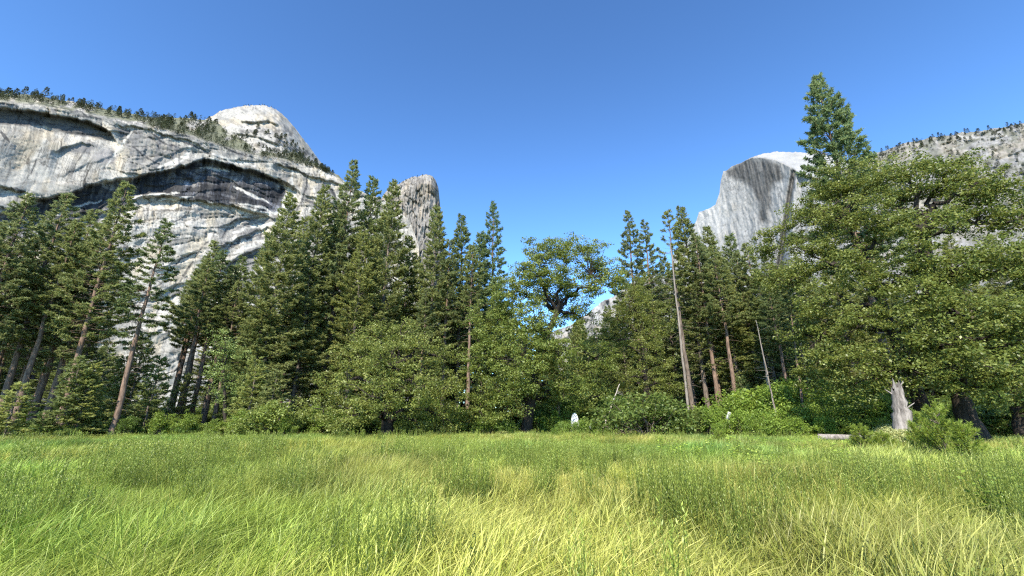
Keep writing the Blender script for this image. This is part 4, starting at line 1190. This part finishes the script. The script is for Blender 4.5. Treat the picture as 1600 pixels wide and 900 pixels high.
# ------------------------------------------------------------------ meadow
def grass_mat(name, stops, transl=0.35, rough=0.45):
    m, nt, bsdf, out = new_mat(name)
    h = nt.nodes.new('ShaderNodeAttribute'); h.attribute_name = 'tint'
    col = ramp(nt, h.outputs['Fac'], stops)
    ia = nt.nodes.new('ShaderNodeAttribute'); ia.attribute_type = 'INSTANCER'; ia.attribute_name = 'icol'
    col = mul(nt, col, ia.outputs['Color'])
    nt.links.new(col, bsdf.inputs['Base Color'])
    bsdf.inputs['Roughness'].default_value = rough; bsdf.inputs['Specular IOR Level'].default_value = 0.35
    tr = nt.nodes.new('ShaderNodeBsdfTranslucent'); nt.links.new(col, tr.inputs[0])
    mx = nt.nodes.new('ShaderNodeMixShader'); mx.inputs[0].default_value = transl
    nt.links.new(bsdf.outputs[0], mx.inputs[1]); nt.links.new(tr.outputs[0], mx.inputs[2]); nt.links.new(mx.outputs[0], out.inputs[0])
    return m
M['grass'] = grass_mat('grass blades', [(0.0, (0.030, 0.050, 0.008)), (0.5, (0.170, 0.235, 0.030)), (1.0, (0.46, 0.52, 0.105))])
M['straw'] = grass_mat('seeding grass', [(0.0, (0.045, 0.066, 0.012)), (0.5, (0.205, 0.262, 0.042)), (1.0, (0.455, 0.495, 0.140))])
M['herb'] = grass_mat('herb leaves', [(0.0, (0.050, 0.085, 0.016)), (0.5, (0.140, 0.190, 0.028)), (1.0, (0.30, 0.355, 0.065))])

def grass_clump(seed, nbl, rad, hmin, hmax, wid, wind, bend, mat, head=0.0, nseg=4):
    rng = np.random.default_rng(seed)
    a = rng.uniform(0, 6.283, nbl); r = rad * np.sqrt(rng.random(nbl))
    base = np.stack([r * np.cos(a), r * np.sin(a), np.full(nbl, -0.03)], -1)
    H = rng.uniform(hmin, hmax, nbl)
    d = np.stack([wind + rng.normal(0, 0.48, nbl), rng.normal(0, 0.45, nbl)], -1)
    b = bend * rng.uniform(0.4, 1.4, nbl)
    t = np.linspace(0, 1, nseg + 1)
    X = base[:, None, :] + 0
    P = np.zeros((nbl, nseg + 1, 3))
    P[:, :, 2] = base[:, 2:3] + H[:, None] * (t[None] - 0.28 * b[:, None] * t[None] ** 2.4)
    P[:, :, :2] = base[:, None, :2] + d[:, None, :] * (H[:, None] * (0.25 * t[None] + 0.75 * b[:, None] * t[None] ** 2))[:, :, None]
    sa = rng.uniform(0, 6.283, nbl)
    s = np.stack([np.cos(sa), np.sin(sa), 0 * sa], -1)
    w = wid * rng.uniform(0.6, 1.4, nbl)
    wt = (1 - t ** 1.8) * 0.95 + 0.05
    W = w[:, None] * wt[None]
    if head > 0:
        hh = rng.random(nbl) < head
        W = np.where(hh[:, None], w[:, None] * np.interp(t, [0, .6, .75, .92, 1], [.4, .35, 1.5, 1.3, .2])[None], W)
    L = P - s[:, None, :] * W[:, :, None] * 0.5; Rr = P + s[:, None, :] * W[:, :, None] * 0.5
    V = np.stack([L, Rr], 2).reshape(nbl, -1, 3)
    k = (np.arange(nbl) * 2 * (nseg + 1))[:, None] + 2 * np.arange(nseg)[None]
    Fc = np.stack([k, k + 1, k + 3, k + 2], -1).reshape(-1, 4)
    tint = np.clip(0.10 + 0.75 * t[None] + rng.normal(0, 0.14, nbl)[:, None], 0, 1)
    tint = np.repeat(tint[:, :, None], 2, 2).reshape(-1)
    m = mesh_np('grass_clump', V.reshape(-1, 3), Fc, attrs={'tint': tint})
    m.materials.append(M[mat])
    return m

def herb_clump(seed, nst, rad, hmin, hmax, mat, ll=0.055, lw=0.012):
    rng = np.random.default_rng(seed)
    VV = []; FF = []; TT = []; o = 0
    for i in range(nst):
        a = rng.uniform(0, 6.283); r = rad * math.sqrt(rng.random())
        H = rng.uniform(hmin, hmax)
        b = np.array([r * math.cos(a), r * math.sin(a), 0]); lean = np.array([rng.normal(0.06, 0.08), rng.normal(0, 0.08), 1.0])
        n = int(H * 42)
        f = np.linspace(0.12, 1, n)
        p = b + np.outer(f * H, lean)
        an = np.arange(n) * 2.4 + rng.uniform(0, 6)
        d = unit(np.stack([np.cos(an), np.sin(an), rng.uniform(1.2, 2.6, n)], -1))
        Lf = ll * rng.uniform(0.7, 1.4, n) * (1.15 - 0.6 * f)
        V, Fc = blades(p, d, Lf, np.full(n, lw), rng, 0.1)
        VV.append(V); FF.append(Fc + o); TT.append(np.repeat(np.clip(0.15 + 0.7 * f + rng.normal(0, 0.12, n), 0, 1), 4)); o += len(V)
        V, Fc = tubes(b[None], (b + lean * H)[None], np.array([0.0035]), np.array([0.0015]), 3)
        VV.append(V); FF.append(Fc + o); TT.append(np.full(len(V), 0.35)); o += len(V)
    m = mesh_np('herb_clump', np.concatenate(VV), np.concatenate(FF), attrs={'tint': np.concatenate(TT)})
    m.materials.append(M[mat])
    return m

def scatter(name, meshes, pts, rotz, scl, idx, icol, label, cat):
    """instances of the clumps on ground points"""
    col = bpy.data.collections.new(name + ' pieces')
    for i, m in enumerate(meshes):
        col.objects.link(bpy.data.objects.new('%s_clump_%02d' % (name, i), m))
    pm = bpy.data.meshes.new(name)
    pm.vertices.add(len(pts)); pm.vertices.foreach_set('co', np.ascontiguousarray(pts, np.float32).ravel())
    def add(n, t, v, prop):
        a = pm.attributes.new(n, t, 'POINT'); a.data.foreach_set(prop, np.ascontiguousarray(v).ravel())
    rot = np.zeros((len(pts), 3), np.float32); rot[:, 2] = rotz
    sc = np.stack([scl, scl, scl], -1).astype(np.float32) if scl.ndim == 1 else scl.astype(np.float32)
    add('irot', 'FLOAT_VECTOR', rot, 'vector'); add('iscl', 'FLOAT_VECTOR', sc, 'vector'); add('iidx', 'INT', idx.astype(np.int32), 'value')
    cc = np.ones((len(pts), 4), np.float32); cc[:, :3] = icol
    add('icol', 'FLOAT_COLOR', cc, 'color')
    ng = bpy.data.node_groups.new(name + ' scatter', 'GeometryNodeTree')
    ng.interface.new_socket('Geometry', in_out='INPUT', socket_type='NodeSocketGeometry')
    ng.interface.new_socket('Geometry', in_out='OUTPUT', socket_type='NodeSocketGeometry')
    N = ng.nodes
    gi = N.new('NodeGroupInput'); go = N.new('NodeGroupOutput')
    ip = N.new('GeometryNodeInstanceOnPoints')
    ci = N.new('GeometryNodeCollectionInfo'); ci.inputs['Collection'].default_value = col
    ci.inputs['Separate Children'].default_value = True; ci.inputs['Reset Children'].default_value = True
    def named(n, t):
        a = N.new('GeometryNodeInputNamedAttribute'); a.data_type = t; a.inputs['Name'].default_value = n
        return a.outputs['Attribute']
    e2r = N.new('FunctionNodeEulerToRotation')
    Lk = ng.links.new
    Lk(gi.outputs[0], ip.inputs['Points']); Lk(ci.outputs[0], ip.inputs['Instance'])
    ip.inputs['Pick Instance'].default_value = True
    Lk(named('iidx', 'INT'), ip.inputs['Instance Index'])
    Lk(named('irot', 'FLOAT_VECTOR'), e2r.inputs[0]); Lk(e2r.outputs[0], ip.inputs['Rotation'])
    Lk(named('iscl', 'FLOAT_VECTOR'), ip.inputs['Scale'])
    Lk(ip.outputs[0], go.inputs[0])
    o = link(name, pm)
    md = o.modifiers.new('scatter', 'NODES'); md.node_group = ng
    tag(o, label, cat, kind='stuff')
    return o

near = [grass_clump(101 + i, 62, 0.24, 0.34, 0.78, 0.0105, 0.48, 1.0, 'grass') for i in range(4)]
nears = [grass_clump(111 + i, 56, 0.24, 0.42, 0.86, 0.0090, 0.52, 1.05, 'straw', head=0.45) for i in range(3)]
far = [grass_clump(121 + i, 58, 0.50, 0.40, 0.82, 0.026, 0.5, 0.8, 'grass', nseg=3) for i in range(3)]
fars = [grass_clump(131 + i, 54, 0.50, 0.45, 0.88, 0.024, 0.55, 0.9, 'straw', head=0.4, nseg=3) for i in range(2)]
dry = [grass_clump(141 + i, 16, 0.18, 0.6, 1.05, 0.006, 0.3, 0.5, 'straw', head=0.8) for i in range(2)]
herbs = [herb_clump(151 + i, 18, 0.20, 0.60, 1.05, 'herb', 0.06, 0.010) for i in range(3)]
herbf = [herb_clump(161 + i, 16, 0.4, 0.7, 1.10, 'herb', 0.09, 0.02) for i in range(2)]

def sector(n, d0, d1, seed, half=54):
    rng = np.random.default_rng(seed)
    d = np.sqrt(rng.uniform(d0 * d0, d1 * d1, n))
    a = np.radians(rng.uniform(-half, half, n))
    p = np.stack([d * np.sin(a), d * np.cos(a), np.zeros(n)], -1)
    return p, d, rng

def project(p, z=0.5):
    X, Y, Z = p[:, 0], p[:, 1], np.full(len(p), z) - EYE
    dep = Y * CP + Z * SP; up = -Y * SP + Z * CP
    return 800 + F * X / dep, 450 - F * up / dep

def patchmap(p):
    """0..1 share of yellow seeding grass, of herbs"""
    x, y = p[:, 0], p[:, 1]
    n = fbm(x * 0.16 + 3, y * 0.10, 301, 3)
    px, py = project(p)
    yel = smooth(0.42, 0.62, n)
    yel = np.maximum(yel, smooth(1050, 1250, px) * smooth(780, 830, py) * 0.95)
    yel = np.maximum(yel, 0.8 * np.exp(-((px - 870) / 130) ** 2 - ((py - 820) / 70) ** 2))
    yel = np.maximum(yel, 0.85 * np.exp(-((px - 620) / 130) ** 2 - ((py - 770) / 60) ** 2))
    yel = yel * (1 - 0.7 * smooth(420, 150, px))
    herb = smooth(0.58, 0.68, fbm(x * 0.45 + 40, y * 0.35, 303, 3)) * 0.8
    for cx, cy, sx, sy in [(1075, 790, 55, 40), (1360, 765, 70, 30), (210, 705, 45, 20), (700, 705, 60, 18), (860, 715, 60, 22), (1580, 760, 40, 40), (410, 700, 30, 14), (190, 740, 45, 14), (330, 700, 20, 10), (610, 810, 60, 15)]:
        herb = np.maximum(herb, np.exp(-((px - cx) / sx) ** 2 - ((py - cy) / sy) ** 2))
    herb = herb * (1 - smooth(1050, 1250, px) * smooth(800, 840, py) * 0.9)
    return yel, herb

P1, d1, rg = sector(5600, 1.6, 14, 401, 60)
P2, d2, _ = sector(17000, 13, 52, 402, 56)
P = np.concatenate([P1, P2]); d = np.concatenate([d1, d2])
rg = np.random.default_rng(403)
yel, herb = patchmap(P)
isn = d < 14
pick_y = rg.random(len(P)) < yel * 0.60 + 0.08
idx = np.where(isn, np.where(pick_y, 4 + rg.integers(0, 3, len(P)), rg.integers(0, 4, len(P))), np.where(pick_y, 10 + rg.integers(0, 2, len(P)), 7 + rg.integers(0, 3, len(P))))
tone = fbm(P[:, 0] * 0.3, P[:, 1] * 0.2, 305, 3)
warm = fbm(P[:, 0] * 0.12 + 9, P[:, 1] * 0.09, 307, 3)
ic = np.ones((len(P), 3)) * (0.35 + 1.25 * tone)[:, None]
ic *= 1 + (warm - 0.5)[:, None] * np.array([0.9, 0.05, 0.3])
ic *= rg.uniform(0.72, 1.28, (len(P), 1))
hgt = 0.35 + 1.20 * fbm(P[:, 0] * 0.6, P[:, 1] * 0.45, 309, 3) + rg.normal(0, 0.07, len(P))
scl = np.stack([np.ones(len(P)), np.ones(len(P)), hgt], -1)
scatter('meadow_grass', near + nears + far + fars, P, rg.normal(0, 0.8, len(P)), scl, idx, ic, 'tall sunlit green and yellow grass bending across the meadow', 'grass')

P1, d1, _ = sector(5000, 3.0, 16, 411, 58); P2, d2, _ = sector(7000, 15, 50, 412, 55)
P = np.concatenate([P1, P2]); d = np.concatenate([d1, d2]); rg = np.random.default_rng(413)
yel, herb = patchmap(P)
k = rg.random(len(P)) < herb * np.where(d < 16, 0.34, 0.20)
P = P[k]; d = d[k]
idx = np.where(d < 16, rg.integers(0, 3, len(P)), 3 + rg.integers(0, 2, len(P)))
ic = np.ones((len(P), 3)) * rg.uniform(0.8, 1.3, (len(P), 1))
hs = rg.uniform(0.75, 1.1, len(P))
for hx, hy, nn, rr in [(1075, 790, 46, 0.55), (1050, 770, 24, 0.5), (1110, 810, 26, 0.4), (1360, 765, 40, 0.9), (1400, 745, 26, 0.9), (210, 712, 40, 1.8), (190, 735, 30, 1.3), (700, 712, 36, 2.2), (850, 730, 34, 1.4), (1585, 750, 34, 1.2), (420, 705, 30, 1.6), (640, 850, 10, 0.4), (325, 712, 22, 1.4), (940, 725, 24, 1.2)]:
    nn = max(5, int(nn * 0.42)); hu, hv, ht = ray(hx, hy); hd = (EYE - 0.5) / -float(ht)
    q = np.stack([float(hu) * hd + rg.normal(0, rr, nn), float(hv) * hd + rg.normal(0, rr * 0.8, nn), np.zeros(nn)], -1)
    P = np.concatenate([P, q]); idx = np.concatenate([idx, rg.integers(0, 3, nn) if hd < 16 else 3 + rg.integers(0, 2, nn)])
    ic = np.concatenate([ic, np.ones((nn, 3)) * rg.uniform(0.75, 1.1, (nn, 1))]); hs = np.concatenate([hs, rg.uniform(0.85, 1.2, nn)])
scatter('meadow_herbs', herbs + herbf, P, rg.uniform(0, 6.28, len(P)), hs, idx, ic, 'patches of upright dark green herbs standing in the grass', 'herbs')

P, d, rg = sector(1800, 3.5, 48, 421, 55)
n = fbm(P[:, 0] * 0.2, P[:, 1] * 0.12, 311, 3)
k = n > 0.5; P = P[k]
ic = np.ones((len(P), 3)) * np.array([1.15, 0.98, 1.0]) * rg.uniform(0.75, 1.15, (len(P), 1))
scatter('dry_stalks', dry, P, rg.uniform(0, 6.28, len(P)), rg.uniform(0.8, 1.15, len(P)), rg.integers(0, 2, len(P)), ic, 'scattered dry tan stalks sticking up through the grass', 'dry stalks')

# ------------------------------------------------------------------ single plants and small things at the meadow edge
def sapling(px, py_base, d, H, label, seed, tint=(1.35, 1.3, 1.0)):
    """young pine: whorls of upswept bottle brush shoots"""
    rng = np.random.default_rng(seed)
    p = at(px, py_base, d)
    root = bpy.data.objects.new('pine_sapling', None); C.objects.link(root); root.location = (p[0], p[1], 0)
    shoots = [(np.array([0, 0, 0.0]), np.array([0.03, 0, 1.0]), H)]
    for z in np.arange(0.12, 0.86, 0.11):
        for k in range(6):
            a = rng.uniform(0, 6.283); L = H * (0.62 - 0.5 * z) * rng.uniform(0.7, 1.1)
            shoots.append((np.array([0, 0, z * H]), unit(np.array([math.cos(a), math.sin(a), rng.uniform(0.6, 1.2)])), L))
    s0, s1, bb, bd = [], [], [], []
    for b, dr, L in shoots:
        e = b + dr * L; s0.append(b); s1.append(e)
        n = int(L * 240)
        f = rng.uniform(0.35, 1.0, n)
        bb.append(b + dr * (f * L)[:, None]); bd.append(unit(dr * 0.9 + rng.normal(0, 0.55, (n, 3))))
    bb = np.concatenate(bb); bd = np.concatenate(bd); n = len(bb)
    tv, tf = tubes(np.array(s0), np.array(s1), np.full(len(s0), 0.02), np.full(len(s0), 0.006), 5)
    link('stem', mesh_np('stem', tv, tf), M['bark_fir'], root)
    V, Fc = blades(bb, bd, rng.uniform(0.10, 0.2, n), np.full(n, 0.014), rng, 0.0)
    c = link('crown', mesh_np('crown', V, Fc, attrs={'tint': np.repeat(rng.uniform(0.3, 1, n), 4)}), M['shrub'], root)
    c.color = (*tint, 1)
    tag(root, label, 'sapling')
sapling(1482, 720, 23, 2.3, 'largest pine sapling standing before the dark leaning oak trunk', 901)
sapling(1448, 712, 25, 1.7, 'pine sapling left of the largest sapling by the broken snag', 902)
sapling(1515, 722, 22, 1.6, 'small pine sapling close under the leaning oak trunk', 903)
sapling(1352, 705, 27, 1.5, 'bushy pine sapling before the fallen pale log', 904)
sapling(1126, 700, 30, 1.2, 'lone short pine sapling in the grass before the bright shrubs', 905)
sapling(1385, 712, 26, 1.2, 'low pine sapling before the broken snag', 906)

def broken_snag():
    rng = np.random.default_rng(920)
    d = 36
    a = at(1412, 680, d); b = at(1400, 600, d)
    org = np.array([a[0], a[1], 0.0])
    n = 16
    pts = np.array([a[0], a[1], -0.2]) + (b - np.array([a[0], a[1], -0.2])) * np.linspace(0, 1, n)[:, None] - org
    pts[:, :2] += rng.normal(0, 0.03, (n, 2))
    rad = np.interp(np.linspace(0, 1, n), [0, 0.1, 0.55, 0.6, 1.0], [0.58, 0.50, 0.46, 0.40, 0.26])
    V, Fc = path_tube(pts, rad, 16, rng, 0.30)
    top = np.arange(len(V) - 17, len(V) - 1)
    V[top, 2] += rng.uniform(-0.5, 0.45, 16)
    V[-1] = V[top].mean(0) - [0, 0, 0.6]
    Fc = np.concatenate([Fc, np.stack([top, np.roll(top, -1), np.full(16, len(V) - 1), np.full(16, len(V) - 1)], -1)[:, [0, 1, 2, 3]]])
    root = bpy.data.objects.new('broken_snag', None); C.objects.link(root); root.location = org
    tri = mesh_np('trunk', V, Fc[:-16])
    link('trunk', tri, M['bark_pale'], root)
    s0 = [pts[9], pts[12], pts[13]]; s1 = [pts[9] + [0.7, -0.2, 0.5], pts[12] + [-0.6, 0.1, 0.5], pts[13] + [0.3, -0.3, 0.7]]
    for q0, q1 in zip(s0, s1):
        V, Fc = tubes(q0[None], q1[None], np.array([0.08]), np.array([0.02]), 6)
        link('stub', mesh_np('stub', V, Fc), M['bark_pale'], root)
    tag(root, 'broken pale barkless snag standing at the meadow edge', 'dead tree')
M['bark_pale'] = bark_mat('barkless wood', (0.045, 0.038, 0.032), (0.34, 0.298, 0.26), (5, 5, 0.9))
broken_snag()

def log(x0, y0, x1, y1, d, r, label, seed):
    rng = np.random.default_rng(seed)
    a = at(x0, y0, d); b = at(x1, y1, d)
    a[2] = b[2] = r * 1.1 + 0.35
    n = 14
    pts = a + (b - a) * np.linspace(0, 1, n)[:, None]
    org = np.array([a[0], a[1], 0.0])
    V, Fc = path_tube(pts - org, np.linspace(r, r * 0.7, n), 12, rng, 0.12)
    k = len(V)
    i = np.arange(12)
    c0 = len(V); V = np.concatenate([V, (pts[:1] - org)])
    Fc = np.concatenate([Fc, np.stack([i, (i + 1) % 12, np.full(12, c0), np.full(12, c0)], -1)[:0]])
    root = link('fallen_log', mesh_np('fallen_log', V[:-1], Fc), M['bark_pale'])
    root.location = org
    tag(root, label, 'log')
log(1278, 680, 1392, 679, 40, 0.22, 'pale barkless log lying between shrubs and snag', 930)

def plain(name, col, rough=0.6):
    m, nt, bsdf, out = new_mat(name)
    tc = nt.nodes.new('ShaderNodeTexCoord'); no = nt.nodes.new('ShaderNodeTexNoise'); no.inputs['Scale'].default_value = 5
    nt.links.new(tc.outputs['Object'], no.inputs['Vector'])
    c = ramp(nt, no.outputs['Fac'], [(0.3, tuple(v * 0.85 for v in col)), (0.7, col)])
    nt.links.new(c, bsdf.inputs['Base Color']); bsdf.inputs['Roughness'].default_value = rough
    return m
M['white'] = plain('white paint', (0.45, 0.45, 0.435)); M['grey_metal'] = plain('grey metal', (0.35, 0.37, 0.40), 0.4); M['post'] = plain('weathered post', (0.30, 0.26, 0.22))

def box(c, sx, sy, sz, rot=0.0, tilt=0.0):
    v = np.array([[x, y, z] for x in (-.5, .5) for y in (-.5, .5) for z in (-.5, .5)]) * [sx, sy, sz]
    ct, st = math.cos(tilt), math.sin(tilt); v = np.stack([v[:, 0] * ct - v[:, 2] * st, v[:, 1], v[:, 0] * st + v[:, 2] * ct], -1)
    cr, sr = math.cos(rot), math.sin(rot); v = np.stack([v[:, 0] * cr - v[:, 1] * sr, v[:, 0] * sr + v[:, 1] * cr, v[:, 2]], -1)
    f = np.array([[0, 1, 3, 2], [4, 6, 7, 5], [0, 4, 5, 1], [2, 3, 7, 6], [0, 2, 6, 4], [1, 5, 7, 3]])
    return v + np.array(c), f

def sign(px, py, d, w, h, tilt, label, mat, name='sign_post'):
    p = at(px, py, d); rot = -math.atan2(p[0], p[1])
    root = bpy.data.objects.new(name, None); C.objects.link(root); root.location = (p[0], p[1], 0)
    V, Fc = box((0, 0, p[2]), w, 0.03, h, rot, tilt)
    link('panel', mesh_np('panel', V, Fc), M[mat], root)
    off = np.array([math.sin(rot), -math.cos(rot), 0]) * -0.06
    V, Fc = box((off[0], off[1], p[2] * 0.5 - 0.1), 0.07, 0.06, p[2] + 0.2, rot)
    link('post', mesh_np('post', V, Fc), M['post'], root)
    tag(root, label, 'sign')
sign(1138, 650, 46.5, 0.27, 0.75, -0.4, 'small tilted white sign on a post among bright shrubs', 'white')
sign(922, 668, 43.5, 0.45, 0.40, 0.15, 'small grey panel on a post beside the white tent', 'grey_metal')

def tent():
    p = at(899, 676, 45); rot = -math.atan2(p[0], p[1])
    root = bpy.data.objects.new('tent', None); C.objects.link(root); root.location = (p[0], p[1], 0)
    n = 15; prof = [(-0.42 * math.cos(t), 2.5 * math.sin(t) ** 0.5) for t in np.linspace(0, math.pi, n)]
    V = []
    for yy in (-0.0, 1.6):
        V += [[x, yy, z] for x, z in prof]
    V = np.array(V, float)
    i = np.arange(n - 1)
    Fc = np.stack([i, i + 1, i + 1 + n, i + n], -1)
    front = np.array([[0, k + 1, n - 2 - k, n - 1] for k in range(0)]).reshape(-1, 4)
    fr = np.array([[k, k + 1, n - 2 - k, n - 1 - k] for k in range(n // 2)])
    root.rotation_euler = (0, 0, rot)
    link('canopy', mesh_np('canopy', V, Fc), M['white'], root)
    link('front_panel', mesh_np('front_panel', V[:n] + [0, -0.01, 0], fr), M['white'], root)
    tag(root, 'narrow white tent glimpsed between shrubs right of the spreading oak', 'tent')
tent()

def leafy_plant(px, py, d, H, W, nst, label, seed, col=(1, 1, 1), ll=0.11, name='meadow_plant', mat='shrub'):
    """broad leaved plant with separate stems"""
    rng = np.random.default_rng(seed)
    x, y, t = ray(px, py)
    root = bpy.data.objects.new(name, None); C.objects.link(root); root.location = (float(x) * d, float(y) * d, 0)
    s0, s1, P_, D_ = [], [], [], []
    for k in range(nst):
        a = rng.uniform(0, 6.283); r = W * 0.5 * math.sqrt(rng.random())
        b = np.array([r * math.cos(a) * 0.5, r * math.sin(a) * 0.5, 0]); e = np.array([r * math.cos(a), r * math.sin(a), H * rng.uniform(0.75, 1.05)])
        s0.append(b); s1.append(e)
        n = 16; f = np.linspace(0.3, 1, n)
        an = np.arange(n) * 1.9 + rng.uniform(0, 6)
        P_.append(b + (e - b) * f[:, None]); D_.append(unit(np.stack([np.cos(an), np.sin(an), rng.uniform(0.2, 0.8, n)], -1)))
    P_ = np.concatenate(P_); D_ = np.concatenate(D_); n = len(P_)
    tv, tf = tubes(np.array(s0), np.array(s1), np.full(nst, 0.006), np.full(nst, 0.003), 5)
    link('stems', mesh_np('stems', tv, tf), M['shrub'], root)
    V, Fc = blades(P_, D_, ll * rng.uniform(0.7, 1.3, n), ll * rng.uniform(0.32, 0.48, n), rng, 0.2)
    o = link('leaves', mesh_np('leaves', V, Fc, attrs={'tint': np.repeat(rng.uniform(0.35, 1, n), 4)}), M[mat], root)
    o.color = (*col, 1)
    return tag(root, label, 'plant')
leafy_plant(1540, 700, 9.5, 0.95, 0.9, 12, 'leafy green plant in the grass before the saplings', 941, (1.2, 1.25, 0.9))
leafy_plant(1455, 700, 13, 0.85, 0.9, 10, 'low leafy plant in the grass below the largest sapling', 942, (1.2, 1.2, 0.9))
leafy_plant(742, 700, 4.3, 0.72, 0.10, 3, 'single dark leafy weed standing in bright bent grass', 943, (0.45, 0.5, 0.6), 0.05)
leafy_plant(1190, 700, 14, 0.95, 0.7, 9, 'pale green milkweed clump in the middle of the meadow', 944, (2.0, 1.9, 1.8), 0.13)
leafy_plant(1555, 700, 4.6, 0.72, 0.75, 14, 'pale broad leaved milkweed at the near corner of the meadow', 945, (2.0, 1.7, 2.0), 0.06)
leafy_plant(1480, 700, 4.8, 0.70, 0.4, 8, 'smaller pale milkweed left of the broad leaved one', 946, (2.0, 1.7, 2.0), 0.05)
rngp = np.random.default_rng(950)
for k in range(26):
    px = rngp.uniform(900, 1330); d = rngp.uniform(17, 34)
    o = leafy_plant(px, 690, d, rngp.uniform(0.75, 1.0), 0.6, 7, 'pale leafy milkweed in the far meadow before the bright shrubs', 951 + k, (1.8, 1.8, 1.4), 0.13)
    o['group'] = 'milkweeds in the far meadow'

# pairs that only their height tells apart
same = {}
for o in C.objects:
    if o.parent is None and 'group' in o.keys() and o.type == 'EMPTY':
        same.setdefault(o['label'], []).append(o)
for lb, os_ in same.items():
    if len(os_) == 2 and len(lb.split()) < 16:
        os_.sort(key=lambda o: o.scale.z)
        os_[0]['label'] = 'shorter ' + lb
        os_[1]['label'] = 'taller ' + lb
